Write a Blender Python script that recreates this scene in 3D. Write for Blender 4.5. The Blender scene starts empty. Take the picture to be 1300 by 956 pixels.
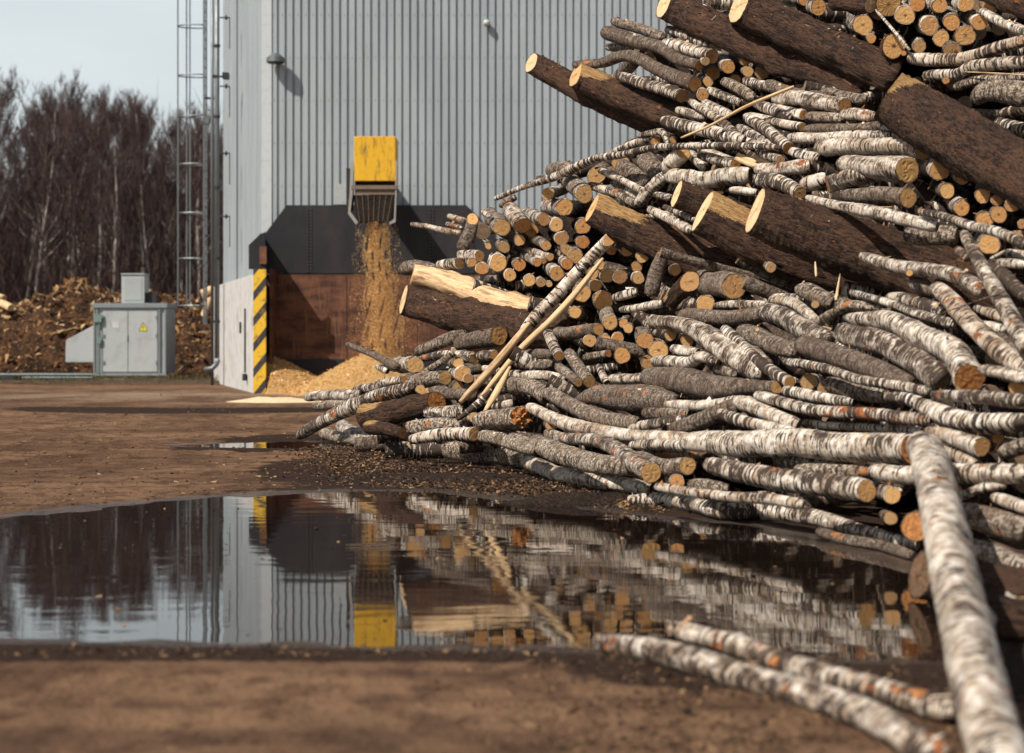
# Logs: blocks per survey sheet "@name x0 y0"; sheet units are quarter pixels.
# T kind w0 w1 layer caps | x,y[,w] ...      E kind dia layer | x,y dx,dy
LOGS = """
@A 650 0
T s 118 150 -1:-8 o- | 98,318 400,478 760,640 # long dark spruce log jutting out furthest left over the corrugated wall
T q 145 190 2:-5 o- | 322,380 600,505 860,600 # thick dark spruce log with torn bark, jutting out beside the longer thin one
T s 170 185 2:-6 o- | 771,19 1300,262 1800,450 # long dark spruce trunk across the top, cut end against the grey wall
T s 200 200 5:-3 o- | 1152,28 1550,210 1950,390 # thick dark spruce trunk with pale cut edge resting on the top trunk
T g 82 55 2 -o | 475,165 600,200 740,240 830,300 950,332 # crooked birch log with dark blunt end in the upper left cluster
T g 52 60 0 -- | 515,108 620,140 780,195
T b 70 80 1 -o | 780,222 900,250 1015,285
E b 42 3 | 982,312 -60,-20
T g 46 46 -1 -- | 485,240 620,250
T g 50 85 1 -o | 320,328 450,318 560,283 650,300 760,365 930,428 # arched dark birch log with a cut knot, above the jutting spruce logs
T b 55 70 2 -o | 545,385 700,430 863,488
E b 52 -1 | 997,415 -90,-60
E b 65 0 | 970,480 -60,-60
E b 75 0 | 1098,340 -60,-60
E g 54 -1 | 1185,308 -100,-50
E g 58 -1 | 1198,363 -60,-30
E g 72 -3 | 1268,368 -50,-40
E g 55 -3 | 1135,405 -40,-30
T b 50 50 0 -- | 790,150 870,180 1000,230
E g 78 -3 | 1020,372 -40,-40
T b 45 50 2 -- | 908,515 1040,600
T b 55 45 1 -- | 845,560 980,600
T b 72 75 3 -- | 775,615 900,640 1040,680 1180,715
T b 50 45 2 -- | 1040,600 1150,690 1240,735 1340,752
T b 58 68 3 -o | 1190,595 1300,665 1404,752
T b 30 38 5 -- | -85,1010 60,950 200,905,45 330,845,48 440,800,45 560,785,42 720,752,40 860,745,38 1060,738,40 1300,745,34 1370,752,30 # long thin crooked birch pole along the left ridge of the heap
T t 16 26 8 -- | 860,700 1000,640 1180,545 1432,440 # thin split tan stick lying diagonally over the upper white logs
T g 62 62 1 -- | 1080,415 1230,500
T b 52 56 1 -- | 1185,410 1400,470
T b 45 45 2 -- | 1000,455 1160,525
T b 55 55 1 -- | 975,525 1110,585
T b 60 62 2 -- | 1240,525 1420,600
T b 38 36 2 -- | 650,690 710,678 765,672 792,735
E g 50 1 | 730,718 40,-20
E g 42 1 | 812,716 30,-20
T b 45 45 1 -- | 490,785 640,725 700,700
T g 88 85 0 -- | 195,865 310,855
E g 96 2 | 428,893 70,-40
E g 98 1 | 555,830 60,-30
T g 115 105 1 -- | 560,850 690,935
T g 100 110 1 -- | 670,795 770,890
T b 60 62 2 -o | 960,760 1050,795 1138,832
T t 36 40 3 -- | 1150,790 1240,830
T b 58 58 1 -- | 890,765 990,860
T b 55 60 1 -- | 1150,650 1330,740
T g 60 60 -1 -- | 1120,440 1250,520
@B 975 0
E b 62 2 | 183,0 -150,-20
E b 85 3 | 257,38 -150,-20
E b 105 2 | 482,125 -60,-10
E b 52 1 | 525,195 -40,-20
E s 128 2 | 612,22 -40,-30
E b 98 1 | 697,78 -30,-30
E b 98 1 | 820,130 -40,-20
E b 80 2 | 872,28 -50,-10
E b 86 2 | 933,115 -20,-50
E b 84 1 | 1005,20 -40,-10
E b 82 2 | 1075,112 -70,-30
E g 106 -1 | 1003,180 -20,-20
E g 88 1 | 937,262 -30,-60
E s 125 3 | 640,232 -50,30
E g 68 1 | 770,237 -30,-30
E b 28 4 | 690,270 40,10
E g 90 0 | 560,60 -60,-10
E g 80 0 | 760,20 -20,-20
E g 84 -1 | 880,195 -20,-20
E g 78 0 | 1120,30 -20,-20
T s 85 80 3 -o | 330,15 520,30
T b 14 20 7 -- | 548,52 610,120 720,255 # thin bare twig hanging down beside the top row of cut ends
T b 75 68 3 -- | 730,298 860,305 1000,292 1150,245 1330,200
T b 52 70 3 -- | 800,380 960,375 1050,332 1330,310
E b 40 3 | 903,408 -30,-30
T b 50 48 2 -- | 955,442 1080,410 1330,385
T t 10 10 5 -- | 1000,365 1330,382
T g 85 150 5 -- | 1050,505 1120,465 1220,462 1350,480 # swollen curved grey birch trunk at the right edge behind the big spruce log
T b 55 60 3 -- | 1090,60 1200,115 1330,175
T s 165 165 5 -- | 1080,-85 1420,60 # dark spruce trunk crossing the top right corner
T q 285 330 8:4 o- | 610,490,285 900,665,325 1600,1070,330 # thickest dark spruce trunk with a torn yellow end, sloping down to the right edge
T b 78 84 2 -o | 40,498 200,505 392,538
T b 56 54 2 -o | 0,545 90,570 180,583
T b 52 50 2 -o | -100,590 0,612 175,645
T g 60 62 1 -- | 210,590 395,605
T b 68 62 3 -- | 385,580 545,592
T g 68 62 2 -- | 200,662 400,658 600,638
T b 42 42 3 -- | 585,650 670,655
T b 30 30 3 -o | -60,742 48,755
T b 48 50 3 -o | -50,770 65,812
T b 62 56 3 -- | 115,702 350,698 620,688
T b 88 95 4 -o | 260,752 450,745 640,738 785,768
T b 62 60 4 -- | 125,770 260,805
T b 110 150 6 -o | 385,830 560,850 708,862 # thickest white birch log of the middle ledge, round sawn end facing the viewer
E b 104 4 | 868,865 -130,-60
E b 62 3 | 988,908 -90,-60
E b 74 3 | 1110,925 -110,-60
T b 50 50 2 -- | 900,800 1060,890
T b 70 70 2 -- | 640,690 760,745
T g 70 70 1 -- | 0,430 120,470 330,500
T g 65 65 0 -- | 280,470 500,510
@C 500 200
T t 115 150 5:-3 o- | 95,592 300,650 560,740 800,800 # debarked tan spruce log at the left edge, above the dark spruce log
T s 170 200 4:-3 o- | 48,722 300,785 600,855 880,890 # dark spruce log at the left edge, under the debarked tan log
T g 74 78 1 -- | 48,568 115,553 220,585
T b 28 35 1 -- | 92,338 200,358 345,385 # lowest thin white birch branch poking left in front of the black steel shield
T b 32 34 1 -- | 278,297 370,325 # highest thin white birch branch poking left in front of the black steel shield
T b 30 32 1 -- | 270,338 350,358
T g 64 85 3 o- | 400,312 385,385 345,465 # dark upright stub with a pale round top at the left edge of the end-on stack
T b 34 34 1 -- | 450,272 490,300
E g 92 2 | 548,356 -60,-70
T b 85 94 4 -o | 585,252 655,345
E g 34 1 | 480,450 -10,-20
T b 52 62 4 -o | 335,492 435,500
T b 58 66 4 -o | 230,545 338,535
E b 48 5 | 398,533 -30,-10
E b 66 4 | 448,563 -20,-10
E b 94 4 | 530,535 -10,-10
E b 64 4 | 638,546 -30,-20
E b 65 4 | 590,598 -20,-20
E b 62 4 | 688,625 -20,-20
E b 50 4 | 747,634 -20,-10
E b 32 4 | 790,643 -20,-10
E b 46 3 | 730,532 -120,-60
E b 30 2 | 762,525 -40,-20
E b 38 3 | 795,505 -180,-50
E b 54 3 | 773,447 -120,-70
E b 74 2 | 853,410 -40,-30
E g 56 2 | 875,467 -70,-30
E b 62 3 | 880,540 -60,-60
E g 78 2 | 920,500 -20,-40
E b 74 4 | 828,588 -70,-60
E b 70 3 | 826,342 -50,-20
E b 68 4 | 762,315 -90,-30
E b 92 4 | 868,252 -90,0
E b 64 4 | 783,185 90,-30
E g 96 5 | 968,185 -110,-100
E g 80 1 | 960,350 -20,-10
E g 66 2 | 1185,470 -10,-20
E b 70 2 | 1262,500 -10,-20
E g 52 2 | 1105,470 -10,-10
E b 52 2 | 1050,545 -20,-20
E b 72 3 | 1085,600 -40,-20
E b 76 2 | 1150,605 -30,-20
E b 62 3 | 1025,650 -20,-20
E b 92 2 | 955,690 -20,-20
E g 102 2 | 1062,725 -20,-20
E b 64 3 | 1240,612 -20,-20
E g 60 0 | 1235,555 -10,-10
E g 66 4 | 920,785 90,10
E g 80 6 | 1100,838 -50,-100
E b 46 6 | 1165,840 30,-30
E b 52 6 | 1190,866 30,-20
T g 76 70 6 -o | 770,888 900,888 1040,872
E b 66 6 | 995,930 -30,-20
E b 56 6 | 1075,926 -10,-10
E b 66 6 | 1135,920 10,-10
E g 88 6 | 1275,928 -50,-80
T b 62 66 10 o- | 1095,415 900,618 740,785 660,890 # leaning birch pole, white barked upper half of the long split stick
T t 36 50 11 -- | 1062,512,26 920,690,50 800,820,52 640,975,50 430,1235,34 # long tan split stick leaning over the front of the heap
T b 34 38 5 -- | 540,246 620,200
T b 28 30 3 -- | 728,104 800,104
E g 60 0 | 640,420 -20,-20
E g 60 0 | 560,455 -20,-20
E g 70 -1 | 700,370 -20,-20
E g 70 -1 | 960,430 -20,-20
E g 60 0 | 1010,590 -20,-20
E g 70 0 | 890,620 -20,-20
@D 750 200
T b 50 45 3 -- | 0,140 110,175 235,242
T b 45 48 2 -- | 115,125 245,205
T b 36 42 5 -- | 45,65 150,110 295,188
T b 66 66 5 -- | 238,238 300,160 385,88 # black and white birch branch slanting up behind the peeled trunk
T b 82 88 6 -o | 375,62 430,10 470,-28
T q 170 240 @22.8:21.8 o- | 5,262,165 200,362,190 450,470,215 820,625,240 # spruce trunk with bare yellow wood along its top, above the end-on logs
T s 150 170 @21.4:21.2 o- | 435,185 640,262 900,380 # short grey cut spruce log end behind the two big dark trunks
T q 238 300 @20.3:19.3 o- | 568,270 900,440 1300,570 1700,660 # big dark trunk with a bare strip, just left of the oval cut face
T s 270 345 @18.5:17.2 o- | 835,272,268 1100,375,310 1500,520,345 2500,830,350 # biggest dark spruce trunk in the middle with a pale oval cut face
T b 42 44 8 -- | 715,165 845,178
T b 45 50 8 -- | 300,265 420,320 515,372
T b 32 36 7 -- | 375,250 535,320
T b 42 42 6 -- | 330,190 415,205
T b 90 100 4 -- | 400,95 560,108 700,96 810,92
T b 70 76 5 -- | 850,62 990,55 1115,45
T b 82 76 6 -o | 850,112 950,122 1062,180
T b 88 80 5 -- | 1085,142 1200,108
E b 46 5 | 962,12 -60,-40
T t 34 38 5 -- | 740,5 855,45
T b 58 62 4 -o | 560,-10 735,35
T g 64 90 6 o- | 365,488 345,560 305,700 # dark upright log with a small round top below the peeled trunk
T q 92 108 8 -o | 392,745 450,680 503,630
E g 136 5 | 728,655 -170,-20
E b 96 5 | 580,745 30,0
E g 52 2 | 915,560 -60,-60
E g 62 2 | 430,572 -20,-20
T b 46 50 5 -- | 120,712 240,680
T b 38 50 5 -- | 155,772 260,760 365,742
T b 78 165 7 o- | 305,832,78 450,850,85 600,905,120 740,1000,165 890,1095,150 # birch log with a ragged orange end swelling into a thick grey trunk
T g 78 90 6 -- | 465,802 650,812 880,800
T b 42 50 5 -- | 640,752 760,745 900,748
T b 105 130 8 -- | 880,782 1000,812 1130,900 1215,950
T b 58 62 7 -- | 920,725 1030,745 1140,830 1250,945 1340,1010
T b 48 52 6 -- | 930,712 1090,722
E b 58 4 | 405,905 -20,-20
E b 62 4 | 490,932 -20,-20
@E 975 200
T b 92 100 5 o- | 300,138 430,95 600,70 # birch log with a long oval slanted cut, under the thickest middle white log
T g 96 84 9 -- | 168,672 230,692 330,745
E b 40 11 | 240,745 40,-20
T g 88 88 8 -- | 250,700 430,765
T g 55 58 9 -- | 245,838 340,790 420,755 570,768 # bent brown birch branch under the splinters in front of the biggest trunk
T t 10 16 9 -- | 240,530 245,605 # short pale splinter standing up before the biggest trunk
T t 5 20 10 -- | 366,590 345,725 # long thin splinter standing up beside the short one
T b 42 60 11 -- | 425,685 600,738 750,790 950,848
T b 66 88 9 -- | 620,708 760,735 890,785
T g 60 70 8 -- | 400,812 540,822
T b 62 92 13 -- | 480,502 620,545 800,575 960,602 1095,685 # long white birch log over the shadowed gap under the biggest trunk
E b 36 16 | 718,586 10,-30
T g 70 74 10 -- | 735,645 865,685
T b 98 118 13 -- | 860,665 960,752 1040,860 1160,975 1320,1075
T b 62 112 16 -- | 995,385 1070,520 1160,680 1240,830 1320,970 # steepest long white birch log running down to the right edge
T b 48 52 12 -- | 962,465 1020,515
T b 74 84 11 -- | 1135,540 1220,612 1330,725
T b 38 66 16 -- | 770,275 900,300 1050,350 1180,388 1330,455 # long white birch pole running to the right edge under the thickest trunk
T b 42 76 13 -- | 200,205,38 380,250,58 560,285,70 860,352,72
T g 78 105 8 -o | 390,192 560,195 712,205
E g 80 5 | 910,170 -60,-20
E b 82 7 | 985,258 -60,-50
E g 80 4 | 1090,195 -20,-20
E g 62 4 | 1165,215 -20,-20
E g 86 5 | 1172,290 -20,-20
E g 92 4 | 1100,320 -20,-20
E g 110 5 | 1125,440 -20,-20
E b 52 8 | 1290,338 60,0
E g 80 5 | 1260,410 20,0
T b 52 55 12 -- | 1175,532 1330,545
T b 20 18 13 -- | 1130,515 1205,475
T b 50 50 10 -- | 1215,485 1330,500
T g 105 105 6 -- | 720,392 960,400
T b 55 55 10 -- | 1060,765 1210,815
T g 6 8 18 -- | 780,825 1000,750 1210,678 # thin dark twig lying across the two steep white logs
E g 80 4 | 1250,130 -20,-20
E g 80 5 | 1240,240 -20,-20
@H 975 400
T b 78 175 12 -o | 415,18,68 600,32,105 780,100,140 940,190,155 1022,325,175 # thick curved white birch log ending in a wide orange cut near the right
T b 118 150 11 -- | 372,88 560,140 740,222 885,345 # thick dark-banded birch log beside the curved one with an orange cut
T g 70 76 10 -- | 1180,110 1330,235
T b 58 60 10 -- | 1085,50 1210,78
T g 95 100 9 -- | -130,80 0,140 160,185
T g 115 120 10 -- | 170,152 400,218 560,285 730,370 # grey log with a dark scaly left half above the thin speckled pole
T b 48 60 13 -- | 92,238 300,272 450,322 600,352 830,392
E b 92 9 | 208,340 70,15
E g 74 8 | 285,378 60,10
T g 90 95 8 -- | 300,350 450,385 620,410
T b 64 52 12 -- | 88,385 250,412 430,445
T b 58 76 13 -- | -55,405 150,465 350,490 600,512 825,532
T b 86 80 11 -- | -150,440 -20,490 155,560
T b 68 60 12 -- | -240,500 -60,560 135,595
T b 60 112 13 -- | 605,420,60 720,428,72 850,500,110 1000,545,120 1330,545,110 # long white birch log swelling to the right under the speckled pole
T b 60 86 15 -- | 845,405 1000,415 1150,428 1330,442
T b 60 80 14 -- | 1085,275 1200,300 1330,325
E b 84 12 | 1262,372 20,-10
T b 42 46 9 -- | 180,545 350,562 600,578 810,592
E g 74 7 | 590,612 -30,-10
E g 66 7 | 1170,622 -20,-10
T b 62 104 13 -o | 815,590 950,625 1088,670
T b 78 80 11 -- | 860,640 960,702 1050,765
T g 96 96 11 -- | 1190,700 1330,655
T b 90 110 13 -- | 535,792 700,818 900,802 1330,802
T g 66 70 10 -- | 150,785 510,800
E b 90 14 | 632,915 -90,-50
E g 60 10 | 950,890 -20,-10
T b 50 52 12 -- | 955,932 1080,882 1210,860
T b 68 72 12 -- | 1150,925 1330,990
E g 70 8 | 470,740 -20,-10
T g 70 70 8 -- | 60,745 420,755
T b 60 60 8 -- | 900,575 1100,560 1330,610
@F 375 400
T b 58 66 6 -o | 820,205 912,218
T b 56 55 6 -o | 935,208 1010,203
T g 85 112 5 -o | 830,150 930,122 1035,105 # furry-barked log with a large round end just under the dark spruce log
T g 60 74 4 -- | 620,188 760,130 870,105
T b 70 80 9 -- | 20,612,58 180,520,74 300,460,80 450,400,74 610,370,68 # long birch log sloping down left until its tip rests on the dirt
T b 52 62 5 -- | 62,418 180,405 310,412
T b 50 60 5 -- | 190,398 340,405
T g 46 52 4 -- | 100,460 280,455
T g 58 62 G -- | 140,602 340,642
E b 46 10 | 635,377 -50,15
T b 50 46 8 -o | 430,345 555,328
T b 50 52 6 -- | 310,378 450,355
T g 88 84 8 -o | 585,345 680,330 762,318
E b 90 8 | 607,253 -110,0
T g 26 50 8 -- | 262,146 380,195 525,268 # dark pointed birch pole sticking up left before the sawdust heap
T b 40 42 6 -- | 420,262 470,285
T b 42 48 6 -- | 635,222 720,205 810,198
E b 24 7 | 808,180 -10,-10
E b 28 8 | 815,212 -20,-10
E b 56 8 | 828,245 -50,-10
E b 84 8 | 850,298 -60,-10
E b 52 7 | 878,322 -30,0
T g 36 42 9 -- | 655,290 730,245 805,192
E g 74 4 | 828,372 -20,-10
E g 70 4 | 660,305 -20,-10
T g 60 62 6 -- | 720,395 920,412
T b 40 42 6 -- | 955,270 1040,285
T q 130 122 7 -o | 350,515 520,492 718,445 # brown scarred log with a large orange cut end low in the left heap
T q 80 66 7 -o | 370,570 460,580 545,600
T g 78 80 9 -- | 580,572 700,565 850,562
T b 70 78 10 -- | 670,497 850,495
T b 60 78 11 -o | 590,632 780,607 910,605
T g 105 125 11 -o | 930,542 1050,526 1145,520 # grey log with a star-shaped orange cut end in the lower left heap
E b 52 12 | 905,520 -40,10
T t 55 60 11 -- | 1190,40,40 1100,150,55 960,310,60 838,442,40 # torn brown split stick running below the leaning birch pole
T t 26 40 12 -- | 1090,262,20 1030,380,44 960,492,26
T b 34 20 13 -- | 1000,375,20 940,440,44 820,532,26
T g 88 92 8 -- | 1060,345 1200,375 1280,420
T g 60 60 6 -- | 1150,208 1310,200
T g 52 52 7 -- | 1140,255 1310,252
T g 66 72 10 -- | 945,612 1080,642 1230,692
T b 50 55 7 -- | 1010,470 1110,450
T b 72 95 G -- | 235,560,72 300,612,90 450,640,95 660,662,88
T g 85 112 G -- | 655,675,85 850,688,110 1020,705,112 1190,735,100 # mossy grey birch log lying on the bark litter at the foot
T g 60 60 4 -- | 880,340 1000,330
E g 60 5 | 960,420 -20,-10
@G 650 400
T b 62 58 8 -o | 165,60 205,140 240,207
T g 70 68 7 -o | 290,195 395,338
T g 56 44 8 -o | 235,262 338,345
E g 86 4 | 560,205 -20,-10
T g 44 40 7 -o | 370,217 490,195
E g 102 4 | 745,178 -20,-20
E g 72 4 | 690,240 -20,-10
T b 58 62 7 -- | 820,170 945,192
T b 74 50 9 -- | 730,235 890,245,72 960,208,62 1045,242,46
T b 38 44 8 -- | 440,262 482,342 # short crooked white stub standing up left of the bark-covered logs
T b 58 62 7 -- | 490,328 685,318
T g 60 110 8 -- | 335,435,55 450,405,110 650,420,148 840,448,100 # thick scaly grey trunk, lower left of the two that lie end to end
T g 120 75 9 -o | 690,310,115 850,340,150 1050,368,150 1200,372,95 1342,367,72 # thick scaly grey trunk narrowing right to a small round end
T b 58 62 9 -- | 790,452 980,465 1160,430
T g 96 100 8 -- | 815,585 1000,520 1160,455
T b 56 58 9 -- | 600,577 700,552 885,530
T g 78 90 9 -- | 165,388 300,452 420,520 645,555
T b 56 66 10 -o | 1080,70 1180,170 1260,240 1410,342
T b 50 52 7 -- | 0,300 150,308 275,328
T g 50 52 6 -- | 20,245 200,250
T b 60 80 10 -- | 88,468,58 250,540,72 450,595,76 700,615,76 910,632,80
T b 62 115 12 -o | 255,625,62 420,635,76 540,690,86 620,755,108 706,800,115
T g 88 100 11 -- | 118,640,86 220,700,108 400,745,110 610,775,100
T b 56 62 11 -- | 610,662 750,652 890,668
T g 88 102 11 -o | 640,722 760,762 892,766
E g 78 10 | 838,846 -30,-10
T g 78 80 11 -- | 915,862 1100,885
T b 98 165 13 -o | 880,645,98 1150,650,135 1600,662,150 2035,682,164 # long thick white birch log with loose bark curls and a hidden orange end
T b 92 126 15 -o | 1000,762,92 1150,798,112 1300,820,122 1500,852,124 1802,893,124 # thick white birch log low at the right, round sawn end facing the viewer
T b 48 62 15 -- | 735,872 900,900 1100,920 1300,935 1480,965
T b 76 88 G -- | 55,735,76 180,788,86 320,828,90 500,850,90 705,885,80
E g 60 7 | 200,560 -20,-10
T g 60 60 8 -- | 0,620 110,660
T g 60 70 7 -- | 180,600 300,640
T g 70 70 7 -- | 680,500 900,510
T g 60 60 6 -- | 1040,270 1150,300
T g 70 70 6 -- | 700,700 1000,700
@J 740 627
T b 60 90 G -- | 232,32,60 400,30,76 550,52,86 700,90,92 900,86,100 1100,98,104 1230,132,95 1400,190,82 1700,262,76 # long white birch log lying along the far edge of the puddle
T b 110 170 G -- | 75,752,104 200,770,112 420,815,140 700,890,155 1100,1005,166 1500,1165,176 1850,1360,185 # nearer of the two blurred birch logs in the foreground
T b 80 130 G -- | 440,712,100 520,706,112 800,785,128 1000,852,138 1300,945,146 1650,1045,150 1880,1110,150 # farther of the two blurred birch logs in the foreground
@I 975 600
T g 60 60 G -- | 262,300 400,342 560,372 740,425 # thin birch log lying half in the puddle by the dark round log
E g 150 12 | 745,275 260,-60 # dark log end with an orange cut, left of the leaning foreground birch
E g 70 12 | 622,232 -30,-20
T s 262 262 13 o- | 770,520 1010,560 1400,640 # blurred dark round log behind the leaning foreground birch
T g 140 160 10 -- | 985,205 1340,300 # blurred brown log behind the leaning foreground birch, upper one
T g 190 200 13 -- | 1040,420 1350,520 # blurred brown log behind the leaning foreground birch, lower one
T s 220 230 14 -- | 1060,720 1400,760
"""
LEAN = [(790,-135,165,12.3),(835,40,195,11.4),(880,200,210,10.7),(932,380,226,10.0),(1010,640,250,9.2),(1072,900,262,8.5),(1115,1100,268,8.0),(1150,1290,272,7.55)]
import bpy, math, random
import numpy as np
from mathutils import Vector
rnd = random.Random(7)
nrs = np.random.RandomState(11)
F = 2600.0; CX = 650.0; HY = 430.0; CH = 1.4          # lens in photo pixels, horizon row, camera height
SC = bpy.context.scene
COL = SC.collection
R = math.radians

def P3(px, py, d):
    return np.array([(px-CX)/F*d, d, CH+(HY-py)/F*d])
def GP(px, py, z=0.0):
    d = (CH-z)*F/(py-HY)
    return np.array([(px-CX)/F*d, d, z])

# ------------------------------------------------------------------ materials
class NT:
    def __init__(s, name):
        s.m = bpy.data.materials.new(name); s.m.use_nodes = True
        s.t = s.m.node_tree; s.t.nodes.clear()
        s.out = s.n('ShaderNodeOutputMaterial'); s.b = s.n('ShaderNodeBsdfPrincipled')
        s.t.links.new(s.b.outputs[0], s.out.inputs[0])
    def n(s, typ, **kw):
        nd = s.t.nodes.new(typ)
        for k, v in kw.items(): setattr(nd, k, v)
        return nd
    def l(s, a, b): s.t.links.new(a, b)
    def put(s, sock, v):
        if hasattr(v, 'is_output'): s.l(v, sock)
        elif v is not None:
            if isinstance(v, (tuple, list)) and len(v) == 3 and sock.type == 'RGBA': v = (*v, 1)
            sock.default_value = v
    def attr(s, name): return s.n('ShaderNodeAttribute', attribute_name=name)
    def oinfo(s): return s.n('ShaderNodeObjectInfo')
    def geo(s): return s.n('ShaderNodeNewGeometry').outputs['Position']
    def obj(s): return s.n('ShaderNodeTexCoord').outputs['Object']
    def scale(s, v, sc):
        n = s.n('ShaderNodeVectorMath', operation='MULTIPLY'); s.put(n.inputs[0], v); n.inputs[1].default_value = sc
        return n.outputs[0]
    def vadd(s, a, b):
        n = s.n('ShaderNodeVectorMath', operation='ADD'); s.put(n.inputs[0], a); s.put(n.inputs[1], b); return n.outputs[0]
    def noise(s, v, scale=1., detail=3., rough=.55, w=None, dist=0.):
        n = s.n('ShaderNodeTexNoise', noise_dimensions='4D' if w is not None else '3D')
        s.put(n.inputs['Vector'], v); n.inputs['Scale'].default_value = scale
        n.inputs['Detail'].default_value = detail; n.inputs['Roughness'].default_value = rough
        n.inputs['Distortion'].default_value = dist
        if w is not None: s.put(n.inputs['W'], w)
        return n.outputs['Fac']
    def vor(s, v, scale=1., feature='F1', out='Distance'):
        n = s.n('ShaderNodeTexVoronoi', feature=feature); s.put(n.inputs['Vector'], v); n.inputs['Scale'].default_value = scale
        return n.outputs[out]
    def math(s, op, a, b=None, c=None, clamp=False):
        n = s.n('ShaderNodeMath', operation=op, use_clamp=clamp); s.put(n.inputs[0], a)
        if b is not None: s.put(n.inputs[1], b)
        if c is not None: s.put(n.inputs[2], c)
        return n.outputs[0]
    def ss(s, v, a, b, lo=0., hi=1.):
        n = s.n('ShaderNodeMapRange', interpolation_type='SMOOTHSTEP'); s.put(n.inputs[0], v)
        for i, x in enumerate((a, b, lo, hi)): s.put(n.inputs[i+1], x)
        return n.outputs[0]
    def mix(s, f, a, b, mode='MIX'):
        n = s.n('ShaderNodeMix', data_type='RGBA', blend_type=mode)
        s.put(n.inputs[0], f); s.put(n.inputs[6], a); s.put(n.inputs[7], b)
        return n.outputs[2]
    def sep(s, v):
        n = s.n('ShaderNodeSeparateXYZ'); s.put(n.inputs[0], v); return n.outputs
    def bump(s, h, dist=.01, strength=1.):
        n = s.n('ShaderNodeBump'); n.inputs['Distance'].default_value = dist; n.inputs['Strength'].default_value = strength
        s.put(n.inputs['Height'], h); s.l(n.outputs[0], s.b.inputs['Normal']); return n
    def done(s, col=None, rough=None, metal=None, spec=None):
        s.put(s.b.inputs['Base Color'], col)
        if rough is not None: s.put(s.b.inputs['Roughness'], rough)
        if metal is not None: s.put(s.b.inputs['Metallic'], metal)
        if spec is not None: s.put(s.b.inputs['Specular IOR Level'], spec)
        return s.m

def mat_plain(name, col, rough=.6, metal=0., dirt=.25, dscale=6., dcol=(.06, .05, .04), bump=.0):
    k = NT(name); p = k.obj()
    n1 = k.noise(p, dscale, 5, .65); n2 = k.noise(p, dscale*5, 3)
    f = k.math('MULTIPLY', k.ss(n1, .45, .75), dirt)
    c = k.mix(f, col, dcol)
    c = k.mix(k.math('MULTIPLY', n2, dirt*.5), c, tuple(x*.6 for x in col))
    if bump: k.bump(n2, bump)
    return k.done(c, k.ss(n1, .2, .8, rough-.08, rough+.1), metal)

def mat_birch():
    k = NT('birch_bark'); a = k.attr('lc').outputs['Vector']; oi = k.oinfo()
    w = k.math('MULTIPLY', oi.outputs['Random'], 90.)
    par = k.n('ShaderNodeSeparateColor'); k.l(oi.outputs['Color'], par.inputs[0])
    dark, peel, warm = par.outputs[0], par.outputs[1], par.outputs[2]
    rs_ = k.math('MULTIPLY_ADD', k.math('FRACT', k.math('MULTIPLY', oi.outputs['Random'], 13.7)), .95, .5)
    a2 = k.n('ShaderNodeVectorMath', operation='SCALE'); k.l(a, a2.inputs[0]); k.l(rs_, a2.inputs[3]); a = a2.outputs[0]
    warp = k.n('ShaderNodeTexNoise'); k.put(warp.inputs['Vector'], k.scale(a, (6, 3, 3))); warp.inputs['Scale'].default_value = 1.
    wv = k.vadd(a, k.scale(warp.outputs['Color'], (.035, 0, 0)))
    dash = k.noise(k.scale(wv, (62, 1.5, 1.5)), 1, 3, .55, w)          # rings across the trunk
    dash2 = k.noise(k.scale(wv, (150, 2.2, 2.2)), 1, 2, .5, w)
    area = k.noise(k.scale(a, (3.2, 1.4, 1.4)), 1, 4, .65, w)         # dark rough zones
    mott = k.noise(k.scale(a, (14, 3.5, 3.5)), 1, 4, .65, w)
    pl = k.noise(k.scale(a, (5.5, 1.2, 1.2)), 1, 5, .6, k.math('ADD', w, 31.))
    c = k.mix(k.ss(mott, .35, .68), (.80, .745, .66), (.34, .25, .165))
    c = k.mix(k.math('MULTIPLY', k.ss(area, .38, .62), k.math('MULTIPLY_ADD', warm, .8, .1)), c, (.29, .185, .105))
    c = k.mix(k.math('MULTIPLY', k.ss(dash2, .52, .64), .75), c, (.22, .155, .11))
    thr = k.math('MULTIPLY_ADD', dark, -.17, .595)
    thr = k.math('SUBTRACT', thr, k.math('MULTIPLY', k.ss(area, .40, .68), .14))
    dk = k.ss(k.math('SUBTRACT', dash, thr), 0., .05)
    c = k.mix(dk, c, k.mix(mott, (.018, .012, .010), (.075, .05, .035)))
    zone = k.ss(k.math('ADD', area, k.math('MULTIPLY', dark, .16)), .71, .78)
    zn = k.math('MULTIPLY', zone, k.ss(mott, .62, .45))
    c = k.mix(zn, c, (.045, .033, .026))
    pth = k.math('MULTIPLY_ADD', peel, -.2, .76)
    pm = k.ss(k.math('SUBTRACT', pl, pth), 0., .02)
    c = k.mix(pm, c, k.mix(k.ss(mott, .3, .6), (.50, .22, .075), (.20, .055, .02)))
    h = k.math('SUBTRACT', k.math('ADD', k.math('MULTIPLY', mott, .7), k.math('MULTIPLY', dash2, .5)), k.math('MULTIPLY', dk, .5))
    h = k.math('SUBTRACT', h, k.math('MULTIPLY', pm, .6))
    k.bump(h, .011, .9)
    return k.done(c, .75, 0, .3)

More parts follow.
